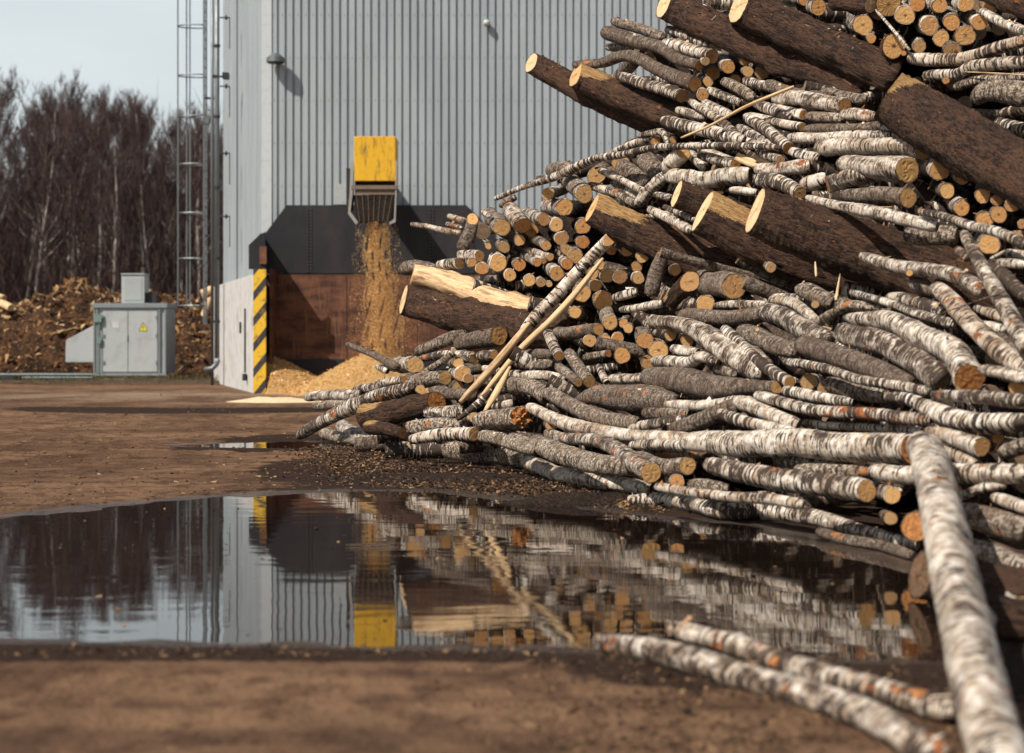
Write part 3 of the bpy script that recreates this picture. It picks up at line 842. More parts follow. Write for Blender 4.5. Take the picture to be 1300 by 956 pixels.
SILH = []
for idx, r in enumerate(RECS):
    kd = r['k']; jag = 0.; lab = r['lab']
    if r['t'] == 'T':
        pts = r['pts']; name = {'b': 'birch_log', 'g': 'birch_log', 's': 'spruce_log', 'q': 'spruce_log', 't': 'split_stick'}[kd]
        w = sum(p[2] for p in pts)/len(pts)
        if w < 10 and kd in 'bg': name = 'birch_branch'
        if kd == 't' and w > 22: name = 'debarked_log'
        cum = np.r_[0, np.cumsum([math.hypot(pts[i+1][0]-pts[i][0], pts[i+1][1]-pts[i][1]) for i in range(len(pts)-1)])]; cum /= cum[-1]
        if r['layer'] == 'G':
            ds = [CH*F/(p[1]-HY+p[2]/2) for p in pts]
        else:
            ab = r['layer'].startswith('@'); r['layer'] = r['layer'].lstrip('@')
            lq = (r['layer']+':'+r['layer']).split(':'); l0, l1 = float(lq[0])*.1, float(lq[1])*.1
            da, db = D(pts[0][0], pts[0][1])-l0, D(pts[-1][0], pts[-1][1])-l1
            ds = []
            if ab: da, db = float(lq[0]), float(lq[1])
            for c, p in zip(cum, pts):
                if ab: ds.append(1/((1-c)/da+c/db)); continue
                lin = 1/((1-c)/da+c/db); ds.append(clamp_ground(p[0], p[1], .6*lin+.4*(D(p[0], p[1])-l0-(l1-l0)*c), p[2]))
        P = [P3(p[0], p[1], d) for p, d in zip(pts, ds)]; rad = [p[2]*.475*d/F for p, d in zip(pts, ds)]
        caps = r['caps'] if len(r['caps']) == 2 else '--'
        view = (.8, .8)
        if 'pale oval' in lab: view = (.13, .3)
        elif 'long oval' in lab: view = (.62, .3)
        elif kd in 'sq' and caps[0] == 'o': view = (.20 if kd == 's' else .12, .2) if w > 24 else (.75, .3)
        if 'orange cut near' in lab: view = (.8, .55)
    else:
        name = 'birch_log' if kd in 'bg' else 'spruce_log'
        d0 = D(r['x'], r['y'])-float(r['layer'])*.1; d0 = clamp_ground(r['x'], r['y'], d0, r['dia'])
        ln = 2.1+rnd.random()*.7; ln = .35 if r['dia'] < 8 else ln
        d1 = d0+ln
        fx, fy = r['x']+r['dx'], r['y']+r['dy']
        d1 = clamp_ground(fx, fy, d1, r['dia'])
        P = [P3(fx, fy, d1), P3(r['x'], r['y'], d0)]; rr_ = r['dia']/2*d0/F; rad = [rr_*rnd.uniform(.85, 1.1), rr_]
        caps = '-o'; view = (.9, .97)
    dark = rnd.uniform(0, 1)**1.2*.8; peel = rnd.random()**1.3*.95; warm = rnd.random()
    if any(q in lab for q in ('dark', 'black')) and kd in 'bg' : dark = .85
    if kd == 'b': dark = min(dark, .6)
    if 'white birch branch' in lab: dark = .1
    if 'blurred birch logs' in lab: dark, warm, peel = .45, 1., .75
    if 'tip rests' in lab: dark, warm = .7, 1.  # shaded underside put into this log's bark colour, darker and browner
    if kd == 't': dark = .9 if ('debarked' in lab or 'torn' in lab) else .1
    capc = (0, 0, 0)
    if kd in 'sq' and r['t'] == 'T': capc = (.6 if (kd == 's' or 'barked' in lab) else .15, 0, 0)
    if 'blurred dark round' in lab: capc = (0, 0, 1)
    if 'orange' in lab: capc = (0, .8, 0)
    elif r['t'] == 'E' and r['dia'] > 36: capc = (0, .7, .8)
    elif rnd.random() < .12: capc = (0, rnd.uniform(.3, .8), 0)
    if kd in 'sq' and r['t'] == 'T' and w > 24 and caps[0] == 'o' and 'blurred' not in lab: capc = (.65 if 'oval' in lab or kd == 's' else .2, 0, 0)
    if max(capc) < .05: capc = (0, 0, rnd.random()**2.5*.7)
    if 'star-shaped' in lab or 'ragged' in lab: jag = .16
    if 'splint' in lab: jag = .1
    bare = (1. if 'torn yellow' in lab else .88) if kd == 'q' else .0
    flat = .75 if (kd == 't' and name == 'split_stick') else 1.
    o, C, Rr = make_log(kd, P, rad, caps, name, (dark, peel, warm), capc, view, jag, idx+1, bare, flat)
    cat = {'birch_log': 'log', 'spruce_log': 'log', 'split_stick': 'stick', 'birch_branch': 'branch', 'debarked_log': 'log'}[name]
    g = {'log': 'logs stacked in the big heap', 'stick': 'split sticks lying on the heap', 'branch': 'thin branches lying among the logs'}[cat]
    tag(o, lab, cat, g)
    if name == 'birch_log' and r['t'] == 'T' and rnd.random() < .40 and len(C) > 12 and r['layer'] != 'G':
        i = rnd.randrange(4, len(C)-4); dr = Vector((rnd.uniform(-.5, .5), -1, rnd.uniform(.1, 1))).normalized(); rr_ = Rr[i]
        mb = MB(); p0 = C[i]-np.array(o.location)+np.array(dr)*rr_*.6; p1 = p0+np.array(dr)*rr_*.9
        mb.tube([p0, (p0+p1)/2, p1], [rr_*.34, rr_*.25, rr_*.22], 8); st_ = mb.build('branch_stub', M['t'], o)

# the leaning foreground birch
A_, B_ = P3(1172.5, 566, 13.0), P3(1281, 1002, 6.15)
P = [A_, A_*.72+B_*.28+np.array([.02, 0, .02]), A_*.4+B_*.6+np.array([-.02, 0, .01]), B_]; rad = [.113, .113, .108, .098]
o, _, _ = make_log('b', P, rad, '--', 'birch_log', (.05, .62, .25), (0, .5, 0), (.9, .9), 0, 999)
tag(o, 'big blurred white birch log leaning on the heap, nearest to the viewer at right', 'log', 'logs stacked in the big heap')

# ------------------------------------------------------------------ deeper layers of the heap (uncountable), one object
POLY = [(440,560),(500,500),(560,475),(640,430),(590,405),(540,385),(585,330),(600,290),(650,262),(690,225),(780,205),(830,165),(800,130),(790,95),(800,40),(860,40),(900,-90),(1420,-90),(1420,760),(1200,720),(1060,670),(900,645),(720,615),(600,598),(480,590)]
def inside(x, y, poly=POLY):
    c = False; j = len(poly)-1
    for i in range(len(poly)):
        (xi, yi), (xj, yj) = poly[i], poly[j]
        if (yi > y) != (yj > y) and x < (xj-xi)*(y-yi)/(yj-yi)+xi: c = not c
        j = i
    return c
fill = MB(); lcs = []
k = 0
while k < 620:
    x, y = rnd.uniform(440, 1400), rnd.uniform(-90, 740)
    if not inside(x, y): continue
    k += 1
    r_ = rnd.uniform(.05, .115); dd = D(x, y)+rnd.uniform(1.5, 2.7); c = P3(x, y, dd)
    if c[2] < r_: continue
    endon = rnd.random() < .5
    if endon:
        a = c; b = c+np.array([rnd.uniform(-.5, .3), 2.4, rnd.uniform(-.2, .5)])
    else:
        L = rnd.uniform(.6, 1.2); th = rnd.uniform(-.6, .3); h = np.array([math.cos(th), rnd.uniform(-.1, .15), math.sin(th)])*L
        xa = (c-h), (c+h)
        ok = all(inside(CX+q[0]/q[1]*F, HY-(q[2]-CH)/q[1]*F) for q in xa)
        if not ok: continue
        a, b = xa
    a = np.array(a); b = np.array(b); a[2] = max(a[2], r_); b[2] = max(b[2], r_)
    base = len(fill.v); n = 12
    fill.cur = rnd.choice([0, 0, 1]); fill.tube([a, (a*2+b)/3, (a+2*b)/3, b], r_, n, cap=False)
    L_ = np.linalg.norm(b-a); s0 = rnd.random()*50
    for i in range(4):
        for j in range(n): lcs.append((s0+L_*i/3, math.cos(6.283*j/n)*r_*6, math.sin(6.283*j/n)*r_*6))
    fill.cur = 2; ca = [fill.v[base+j] for j in range(n)]; cb = [fill.v[base+3*n+j] for j in range(n)]
    fill.add(ca, [tuple(range(n))[::-1]]); fill.add(cb, [tuple(range(n))])
    for q in range(2):
        for j in range(n): lcs.append((math.cos(6.283*j/n), math.sin(6.283*j/n), .6))
me = mesh_np('buried_logs', np.array(fill.v), fill.f, [M['b'], M['g'], M['cut']], True, {'lc': ('FLOAT_VECTOR', lcs), 'cc': ('FLOAT_VECTOR', lcs)}, fill.m)
for p_ in me.polygons:
    if p_.material_index == 2: p_.use_smooth = False
ob = link('buried_logs', me); ob.color = (.8, .3, .9, 1)  # shade of the gaps put into the colour: buried bark is darkened
tag(ob, 'mass of further logs buried deep inside the heap behind the visible ones', 'logs', kind='stuff')

# ------------------------------------------------------------------ ground, puddle
PUD = [(-420,700),(-200,668),(0,657),(70,649),(150,640),(230,633),(330,627),(430,623),(560,624),(640,632),(720,640),(800,654),(900,664),(960,668),(1030,684),(1100,702),(1180,735),(1260,790),(1215,836),(1100,839),(1000,838),(880,838),(760,826),(640,822),(500,822),(380,818),(240,819),(100,814),(0,813),(-200,816),(-500,800)]
PW = np.array([GP(*p)[:2] for p in PUD])
SP = np.array([GP(*p)[:2] for p in [(214,565),(300,562),(380,560),(440,562),(470,566),(420,571),(330,569),(250,568)]])
def sdist(X, Y, poly):
    n = len(poly); dmin = np.full(X.shape, 1e9); ins = np.zeros(X.shape, bool)
    for i in range(n):
        a, b = poly[i], poly[(i+1) % n]; e = b-a; wx, wy = X-a[0], Y-a[1]
        t = np.clip((wx*e[0]+wy*e[1])/(e@e), 0, 1); dmin = np.minimum(dmin, np.hypot(wx-e[0]*t, wy-e[1]*t))
        cnd = ((a[1] > Y) != (b[1] > Y)) & (X < (b[0]-a[0])*(Y-a[1])/(b[1]-a[1]+1e-12)+a[0]); ins ^= cnd
    return np.where(ins, -dmin, dmin)
xs = np.unique(np.r_[-900, -500, -250, -120, -60, -35, -24, np.arange(-16, -7, .5), np.arange(-7, 6.5, .07), np.arange(6.5, 16, .5), 24, 35, 60, 120, 250, 500, 900])
ys = np.unique(np.r_[-60, -20, 0, 3, np.arange(5, 8, .25), np.arange(8, 25, .07), np.arange(25, 40, .2), np.arange(40, 75, .7), 85, 100, 130, 180, 260, 500, 1200])
X, Y = np.meshgrid(xs, ys)
sd = sdist(X, Y, PW); sd2 = sdist(X, Y, SP)
def vn(X, Y, sc, seed):
    r = np.random.RandomState(seed); g = r.rand(257, 257); x, y = X*sc % 256, Y*sc % 256; xi, yi = x.astype(int), y.astype(int); fx, fy = x-xi, y-yi
    fx, fy = fx*fx*(3-2*fx), fy*fy*(3-2*fy)
    return (g[yi, xi]*(1-fx)+g[yi, xi+1]*fx)*(1-fy)+(g[yi+1, xi]*(1-fx)+g[yi+1, xi+1]*fx)*fy-.5
near = np.clip((70-np.hypot(X, Y))/40, 0, 1)
Z = np.clip(sd*.05, -.09, .012)
Z += near*(vn(X, Y, .9, 1)*.012+vn(X, Y, 3.1, 2)*.009+vn(X, Y, 8.3, 3)*.006)
for (x0_, y0_, x1_, y1_) in ((-7., 27, 2, 30), (-8, 31.5, 0, 33), (-9, 36, -1, 34), (-6, 23.4, -1.5, 26.5), (-8, 41, 0, 40)):
    L_ = math.hypot(x1_-x0_, y1_-y0_); tx, ty = (x1_-x0_)/L_, (y1_-y0_)/L_; dn = (X-x0_)*-ty+(Y-y0_)*tx+.25*np.sin(((X-x0_)*tx+(Y-y0_)*ty)*.5); al = (X-x0_)*tx+(Y-y0_)*ty
    for o_ in (0, 1.7):
        Z += (-.030*np.exp(-((dn-o_)/.22)**2)+.018*np.exp(-((np.abs(dn-o_)-.36)/.12)**2))*np.clip(np.minimum(al+1, L_-al+1), 0, 1)*(1+.4*np.sin(al*18))
Z = np.where(sd2 < .25, np.minimum(Z, np.clip(sd2*.08, -.05, .02)), Z)
def gauss(px, py, rx, ry, amp=1.):           # a soft patch centred on a spot of the yard
    c = GP(px, py); return amp*np.exp(-((X-c[0])/rx)**2-((Y-c[1])/ry)**2)
mud = gauss(130, 521, 1.6, 1.1)+gauss(200, 523, 1.6, 1.)+gauss(290, 523, 1.8, .9)+gauss(380, 520, 2., 1.)+gauss(60, 518, 1., .8, .5)+gauss(390, 558, .9, .7)+gauss(290, 571, .7, .5, .8)
mud *= 1.5
mud += gauss(500, 600, 1.2, 1.6, 1.3)+gauss(450, 590, .7, 1., 1.)+gauss(600, 612, 1., 1.2, 1.3)+gauss(700, 630, 1., .8, 1.3)+gauss(800, 640, 1.5, .8, 1)
for a in range(-60, 1300, 40): mud += gauss(a, 829+4*math.sin(a*.05), .30, .20, 1.0)
mud += gauss(1200, 850, 1., .8, 1.4)+gauss(1000, 845, .5, .35, 1.1)+gauss(850, 862, .4, .3, .8)
mud += np.exp(-((sd-.25)/.25)**2)*.35
inpile = np.zeros_like(X)
for px, py, rr_ in ((800, 600, 2.5), (1000, 620, 2.8), (1200, 650, 3), (1100, 600, 4), (900, 560, 4), (700, 560, 3), (560, 560, 2.)): inpile += gauss(px, py, rr_, rr_)
mud = np.clip(mud+np.clip(inpile, 0, 1.2), 0, 1.6)
conc = np.clip(gauss(120, 503, 5, 2.6)+gauss(250, 503, 4, 2.6)+gauss(330, 512, 2, 1., .5), 0, 1)
wet = np.clip(np.exp(-(np.clip(sd, 0, 9)/.16)**2)+np.exp(-(np.clip(sd2, 0, 9)/.10)**2), 0, 1)
Vg = np.stack([X, Y, Z], -1).reshape(-1, 3); ny, nx = X.shape
ii = (np.arange(ny-1)[:, None]*nx+np.arange(nx-1)[None]).ravel()
Fg = np.stack([ii, ii+1, ii+nx+1, ii+nx], 1)
def mat_ground():
    k = NT('yard_dirt'); p = k.geo()
    mu = k.attr('mud').outputs['Fac']; co = k.attr('conc').outputs['Fac']; we = k.attr('wet').outputs['Fac']
    n1 = k.noise(k.scale(p, (.5, .28, .5)), 1, 6, .65); n2 = k.noise(k.scale(p, (4, 2.5, 4)), 1, 6, .7); n3 = k.noise(p, 38, 4, .7)
    tr = k.noise(k.scale(p, (.25, 2.2, 1)), 1, 5, .65)
    c = k.mix(k.ss(n1, .38, .62), (.235, .138, .080), (.120, .068, .040))
    c = k.mix(k.math('MULTIPLY', k.ss(tr, .48, .66), .5), c, (.070, .040, .026))
    c = k.mix(k.math('MULTIPLY', k.ss(n2, .46, .62), .65), c, (.060, .032, .021))
    c = k.mix(k.math('MULTIPLY', co, k.ss(k.math('ADD', n1, k.math('MULTIPLY', n2, .5)), .95, .6)), c, (.27, .195, .135))
    m2 = k.ss(k.math('ADD', mu, k.math('MULTIPLY', k.math('SUBTRACT', n2, .5), 1.3)), .36, .62)
    c = k.mix(k.math('MULTIPLY', m2, .96), c, k.mix(n3, (.020, .013, .010), (.050, .030, .021)))
    c = k.mix(k.math('MULTIPLY', k.ss(n3, .60, .70), .55), c, k.mix(n2, (.04, .025, .018), (.36, .24, .15)))
    c = k.mix(k.math('MULTIPLY', we, .75), c, (.05, .037, .030))
    rough = k.ss(k.math('ADD', we, k.math('MULTIPLY', n2, .35)), .45, 1.15, .95, .2); k.put(k.b.inputs['Specular IOR Level'], k.ss(we, .2, .8, .08, .5))
    k.bump(k.math('ADD', k.math('ADD', n2, k.math('MULTIPLY', n3, .35)), k.math('MULTIPLY', tr, .8)), .07, 1.)
    return k.done(c, rough, 0)
me = mesh_np('ground', Vg, Fg, [mat_ground()], True, {'mud': ('FLOAT', mud), 'conc': ('FLOAT', conc), 'wet': ('FLOAT', wet)})
tag(link('ground', me), kind='structure')
def mat_water():
    k = NT('puddle_water'); p = k.geo()
    n1 = k.noise(k.scale(p, (1.1, 3.2, 1)), 1, 2, .5); n2 = k.noise(k.scale(p, (5, 12, 1)), 1, 3, .6); n3 = k.noise(k.scale(p, (.35, .6, 1)), 1, 2)
    patch = k.ss(n3, .4, .65, .25, 1.)
    h = k.math('ADD', n1, k.math('MULTIPLY', k.math('MULTIPLY', n2, .20), patch))
    k.bump(h, .0022, .65)
    k.b.inputs['IOR'].default_value = 1.36
    return k.done((.012, .007, .005), .02, 0, .5)
def water(name, poly, z):
    c = poly.mean(0); pl = [c+(p-c)*1.0 for p in poly]
    mb = MB(); x0, y0 = poly.min(0)-.3; x1, y1 = poly.max(0)+.3
    mb.add([(x0, y0, z), (x1, y0, z), (x1, y1, z), (x0, y1, z)], [(0, 1, 2, 3)])
    o = mb.build(name, WM); return tag(o, kind='structure')
WM = mat_water()
# the puddle sheet follows its own outline, a little past the shoreline under the dirt
def sheet(name, poly, z, grow):
    n = len(poly); out = []
    for i in range(n):
        a, b, c = poly[i-1], poly[i], poly[(i+1) % n]; t = (c-a)/np.linalg.norm(c-a); nn = np.array([t[1], -t[0]]); out.append(b+nn*grow)
    if sdist(np.array([out[5][0]]), np.array([out[5][1]]), poly)[0] < 0: out = [2*p-q for p, q in zip(poly, out)]
    me = mesh_np(name, [(p[0], p[1], z) for p in out], [tuple(range(n))], [WM], False); return tag(link(name, me), kind='structure')
sheet('water', PW, -.004, .22); sheet('water', SP, -.004, .05)

# ------------------------------------------------------------------ loose chips and litter
def mat_chips(name, cols):
    k = NT(name); a = k.attr('rv').outputs['Fac']; c = cols[0]
    for i, q in enumerate(cols[1:]): c = k.mix(k.ss(a, (i+.7)/len(cols), (i+1.2)/len(cols)), c, q)
    return k.done(c, .8, 0, .2)
def flakes(name, pts, smin, smax, mat, lab, cat, elong=3., up=.3):
    pts = np.asarray(pts); n = len(pts); a = nrs.randn(n, 3)*np.array([1, 1, up]); a /= np.linalg.norm(a, axis=1)[:, None]
    b = np.cross(a, nrs.randn(n, 3)); b /= np.linalg.norm(b, axis=1)[:, None]; c = np.cross(a, b)
    L = nrs.uniform(smin, smax, n)[:, None]*nrs.uniform(.5, 1.6, n)[:, None]; Wd = L/elong*nrs.uniform(.6, 1.4, n)[:, None]; Th = Wd*.25
    # thin wedges with thickness: 6 vertices, 5 faces
    v = np.stack([pts-a*L-b*Wd, pts-a*L+b*Wd, pts+a*L, pts-a*L-b*Wd+c*Th, pts-a*L+b*Wd+c*Th, pts+a*L+c*Th], 1).reshape(-1, 3)
    o = (np.arange(n)*6)[:, None]
    tri = np.concatenate([o+np.array([[0, 2, 1]]), o+np.array([[3, 4, 5]])]); qd = np.concatenate([o+np.array([[0, 1, 4, 3]]), o+np.array([[1, 2, 5, 4]]), o+np.array([[2, 0, 3, 5]])])
    me = mesh_np(name, v, [tuple(t) for t in tri]+[tuple(t) for t in qd], [mat], False, {'rv': ('FLOAT', np.repeat(nrs.rand(n), 6))})
    return tag(link(name, me), lab, cat, kind='stuff')
def gz(x, y):
    i = np.clip(np.searchsorted(xs, x)-1, 0, nx-2); j = np.clip(np.searchsorted(ys, y)-1, 0, ny-2); return Z[j, i]
lit = mat_chips('bark_litter', [(.015, .010, .008), (.03, .018, .012), (.055, .032, .02), (.11, .06, .035), (.28, .17, .09)])
pts = []
LP = [(378,572),(410,556),(520,585),(640,598),(760,625),(860,650),(820,652),(720,640),(620,630),(520,622),(420,612),(395,590)]
while len(pts) < 15000:
    x, y = rnd.uniform(375, 900), rnd.uniform(555, 660)
    if not inside(x, y, LP): continue
    if rnd.random() > .9: continue
    x += rnd.gauss(0, 14); y += rnd.gauss(0, 4); p = GP(x, y)
    if sdist(np.array([p[0]]), np.array([p[1]]), PW)[0] < .03: continue
    pts.append((p[0], p[1], gz(p[0], p[1])+rnd.random()**3*.05))
flakes('bark_litter', pts, .004, .021, lit, 'dark torn bark and wood crumbs scattered along the foot of the heap', 'bark litter', 2.2, .35)
pts = []
for _ in range(2600):                       # near the foreground logs
    x, y = rnd.gauss(900, 150), rnd.uniform(838, 960); p = GP(x, y); pts.append((p[0], p[1], gz(p[0], p[1])+.004))
for _ in range(900):
    x, y = rnd.uniform(0, 1250), rnd.gauss(832, 5); p = GP(x, y); pts.append((p[0], p[1], gz(p[0], p[1])+.004))
for _ in range(500):
    x, y = rnd.uniform(1100, 1300), rnd.uniform(760, 960); p = GP(x, y); pts.append((p[0], p[1], gz(p[0], p[1])+.01))
flakes('shore_litter', pts, .004, .014, lit, 'small dark bark crumbs along the near shore and around the foreground logs', 'bark litter', 2.2, .35)
pts = []
for _ in range(2600):
    x, y = rnd.uniform(-50, 640), 502+(rnd.random()**1.3)*150; p = GP(x, y); 
    if sdist(np.array([p[0]]), np.array([p[1]]), PW)[0] > .02: pts.append((p[0], p[1], gz(p[0], p[1])+.004))
flakes('yard_crumbs', pts, .006, .022, mat_chips('yard_crumbs', [(.04, .025, .018), (.10, .06, .04), (.15, .09, .06), (.30, .2, .12)]), 'small chips and clods strewn over the brown yard', 'wood crumbs', 1.8, .2)

flakes('bark_shreds', np.vstack(SHED)+np.array([0, 0, .004]), .008, .034, mat_chips('bark_shreds', [(.03, .016, .010), (.10, .045, .02), (.30, .13, .05), (.5, .33, .18), (.62, .55, .46)]), 'loose shreds of bark and splinters caught on top of the logs', 'bark litter', 2.8, .5)
pts = []
while len(pts) < 240:
    x, y = rnd.uniform(60, 1180), (rnd.uniform(628, 700) if rnd.random() < .7 else rnd.uniform(700, 822)); p = GP(x, y)
    if sdist(np.array([p[0]]), np.array([p[1]]), PW)[0] < -.08: pts.append((p[0], p[1], -.002))
flakes('floating_crumbs', pts, .004, .014, lit, 'tiny bark crumbs floating on the dark puddle', 'bark litter', 1.6, .05)
# sloping mound of bark litter right beside the shore
def mound(name, c, rx, ry, h, mat, lab, cat, seed, n=40, rough=.4, kind='stuff'):
    u = np.linspace(-1, 1, n); A, B = np.meshgrid(u, u); r = np.hypot(A, B)
    hh = np.clip(1-r**2, 0, 1)**1.2*h; nz = vn(A+5, B+5, 3, seed)+vn(A+9, B+3, 7, seed+1)*.6+vn(A+2, B+7, 15, seed+2)*.4
    Zm = hh*(1+rough*nz)-.03*(r > .98); V = np.stack([c[0]+A*rx, c[1]+B*ry, c[2]+Zm], -1).reshape(-1, 3)
    ii = (np.arange(n-1)[:, None]*n+np.arange(n-1)[None]).ravel(); Fm = np.stack([ii, ii+1, ii+n+1, ii+n], 1)
    return tag(link(name, mesh_np(name, V, Fm, [mat], True)), lab, cat, kind=kind)
def mat_soil(name, cA, cB, cC, sc=8., bump=.05):
    k = NT(name); p = k.geo(); n1 = k.noise(p, sc, 6, .75); n2 = k.noise(p, sc*5, 5, .7); v = k.vor(k.scale(p, (1, 1, 1.6)), sc*3.2)
    c = k.mix(k.ss(n1, .38, .62), cA, cB); c = k.mix(k.math('MULTIPLY', k.ss(n2, .54, .66), .8), c, cC)
    k.bump(k.math('ADD', k.math('ADD', n2, n1), v), bump, 1.); return k.done(c, .9, 0, .2)
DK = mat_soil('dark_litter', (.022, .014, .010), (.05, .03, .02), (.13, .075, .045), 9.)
c = GP(745, 640); mound('bark_heap', (c[0], c[1]+.1, 0), .75, .35, .085, DK, 'low black mound of wet bark at the water edge', 'bark heap', 21)
c = GP(560, 610); mound('bark_heap', (c[0], c[1]+.1, 0), 1.5, .9, .06, DK, 'flat dark spread of bark litter in front of the lower left logs', 'bark heap', 25)

# added unseen core that blocks light and keeps the gaps dark
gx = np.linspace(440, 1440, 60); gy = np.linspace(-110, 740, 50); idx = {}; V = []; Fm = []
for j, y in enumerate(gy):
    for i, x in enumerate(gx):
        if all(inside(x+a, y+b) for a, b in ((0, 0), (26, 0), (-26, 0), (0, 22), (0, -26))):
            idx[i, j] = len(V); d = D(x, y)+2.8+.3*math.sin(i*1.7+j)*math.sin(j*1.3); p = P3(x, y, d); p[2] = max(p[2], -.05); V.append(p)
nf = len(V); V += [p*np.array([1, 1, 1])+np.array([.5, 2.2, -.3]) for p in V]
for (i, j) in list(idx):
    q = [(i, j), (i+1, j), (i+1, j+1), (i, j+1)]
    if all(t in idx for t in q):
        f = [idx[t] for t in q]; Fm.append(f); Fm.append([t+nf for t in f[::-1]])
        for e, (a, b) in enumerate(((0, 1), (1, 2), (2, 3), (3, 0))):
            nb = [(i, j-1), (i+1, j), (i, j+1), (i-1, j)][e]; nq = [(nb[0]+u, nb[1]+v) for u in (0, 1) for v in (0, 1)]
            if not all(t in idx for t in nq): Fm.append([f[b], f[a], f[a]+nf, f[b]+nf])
o = link('gap_shade_core', mesh_np('gap_shade_core', V, Fm, [DK], True)); tag(o, 'added dark core that blackens the gaps deep between the logs', 'bark', kind='stuff')

# ------------------------------------------------------------------ building
U_ = np.array([-.2187, .9757, 0]); V_ = np.array([1., 0, 0]); Zv = np.array([0, 0, 1.]); P0 = np.array([-6.5, 52., 0])
FAC = P0+U_*1.75; FAC[0] = -6.5+.02; FY = FAC[1]
BH = 15.; BZ = 3.16
def mat_clad():
    k = NT('corrugated_cladding'); p = k.geo(); n1 = k.noise(k.scale(p, (1.2, 1.2, .25)), 1, 5, .6); n2 = k.noise(k.scale(p, (9, 9, .6)), 1, 4, .7)
    c = k.mix(k.ss(n1, .35, .7), (.365, .405, .425), (.31, .345, .365)); c = k.mix(k.math('MULTIPLY', k.ss(n2, .52, .8), .35), c, (.27, .27, .26))
    return k.done(c, .5, .15, .4)
CL = mat_clad()
MET = mat_plain('galvanised_metal', (.17, .185, .19), .45, .6, .3, 5.); DKM = mat_plain('dark_iron', (.035, .036, .04), .55, .4, .3)
CONC = mat_plain('white_concrete', (.56, .55, .53), .85, 0, .65, 2.2, (.22, .16, .11), .004)
hall = empty('industrial_hall', (-6.5, FY, 0), 'grey corrugated metal hall with concrete base behind the log heap', 'building')
hl = np.array([-6.5, FY, 0])
mb = MB()                                              # ribbed front: narrow dark grooves between flat pans
x = 0.; prof = []
while x < 30:
    for dx, dy in ((0, 0), (.128, 0), (.142, .045), (.162, .045), (.170, .03), (.178, .045), (.190, .045)): prof.append((x+dx, dy))
    x += .204
npf = len(prof); V = [(a, b, BZ*0+.0) for a, b in prof]+[(a, b, BH) for a, b in prof]
mb.add(V, [(i, i+1, npf+i+1, npf+i) for i in range(npf-1)]); 
mb.add([(0, .06, 0), (30, .06, 0), (30, .06, BH), (0, .06, BH), (0, 14.1, 0), (30, 14.1, 0), (30, 14.1, BH), (0, 14.1, BH)], [(5, 4, 7, 6), (1, 5, 6, 2), (2, 6, 7, 3)])
mb.build('front_wall', CL, hall)
mb = MB()                                              # side wall seen edge on, panels with seams
t = 0.
while t < 13.2:
    w_ = min(1.05, 13.2-t); a = np.array([0, 0, BZ+.0])+U_*(t+.006); mb.obox(a, U_*(w_-.03), np.array([.04, 0, 0]), Zv*(BH-BZ))
    for q in (.25, .5, .75):
        b = np.array([-.012, 0, BZ])+U_*(t+w_*q); mb.obox(b, U_*.05, np.array([.03, 0, 0]), Zv*(BH-BZ))
    t += 1.05
mb.build('side_wall', CL, hall)
mb = MB(); mb.box(-.06, .20, -.03, -.005, BZ-.02, BH); mb.box(-.075, -.062, -.03, .2, BZ-.02, BH); mb.build('corner_trim', mat_plain('trim_metal', (.56, .59, .60), .45, .2, .15), hall)
mb = MB(); mb.obox((-.09, 0, BZ-.10), U_*13.2, (.05, 0, 0), Zv*.10); mb.build('base_flashing', mat_plain('rusty_flashing', (.42, .36, .28), .6, .2, .6), hall)
mb = MB()
for r_ in range(1, 12):
    z = BZ+r_*1.12
    for i in range(0, 147): mb.box(i*.204+.055, i*.204+.073, -.008, 0.001, z, z+.018)
mb.build('screw_row', DKM, hall)
# concrete retaining wall in front of and below the cladding
mb = MB(); t0 = 0.
for ln in (1.7, 2.4, 2.9, 3.1, 3.4):
    a = P0+U_*t0+np.array([-.005*(t0 > 2)-.05, 0, 0])-hl; mb.obox(a, U_*(ln-.05), np.array([.30, 0, 0]), Zv*(BZ-.11)); t0 += ln
mb.build('concrete_wall', CONC, hall, bevel=.012)
mb = MB(); a = P0+U_*1.9-hl
mb.box(a[0]-.15, a[0]-.06, a[1]-.2, a[1]+.12, .30, .48); mb.build('black_box', DKM, hall)
mb = MB(); a = P0+U_*2.2-hl; mb.box(a[0]-.10, a[0]-.06, a[1]-.02, a[1]+.02, .50, 2.2); mb.build('bar', DKM, hall)
b_ = P0+U_*3.6-hl; mb = MB(); mb.box(b_[0]-.10, b_[0]-.05, b_[1]-.05, b_[1]+.05, 1.55, 1.85); mb.build('bar_latch', DKM, hall)
# striped end post
k = NT('hazard_stripes'); p = k.obj(); s_ = k.sep(p); n1 = k.noise(p, 6, 5, .7); n2 = k.noise(p, 40, 3)
st = k.math('FRACT', k.math('MULTIPLY', k.math('SUBTRACT', s_[2], k.math('MULTIPLY', s_[0], 1.25)), 1.55))
c = k.mix(k.ss(st, .62, .64), (.74, .45, .02), (.030, .030, .035)); c = k.mix(k.math('MULTIPLY', k.ss(n1, .52, .64), .75), c, (.20, .12, .06)); k.bump(n2, .003); HZ = k.done(c, .6, 0)
mb = MB(); mb.box(-.0, .32, 0, .12, 0, 3.16); o = mb.build('hazard_post', HZ, None, loc=(0, 0, 0)); o.parent = hall; o.location = (float(P0[0]-hl[0]-.055), float(P0[1]-hl[1]-.125), 0)
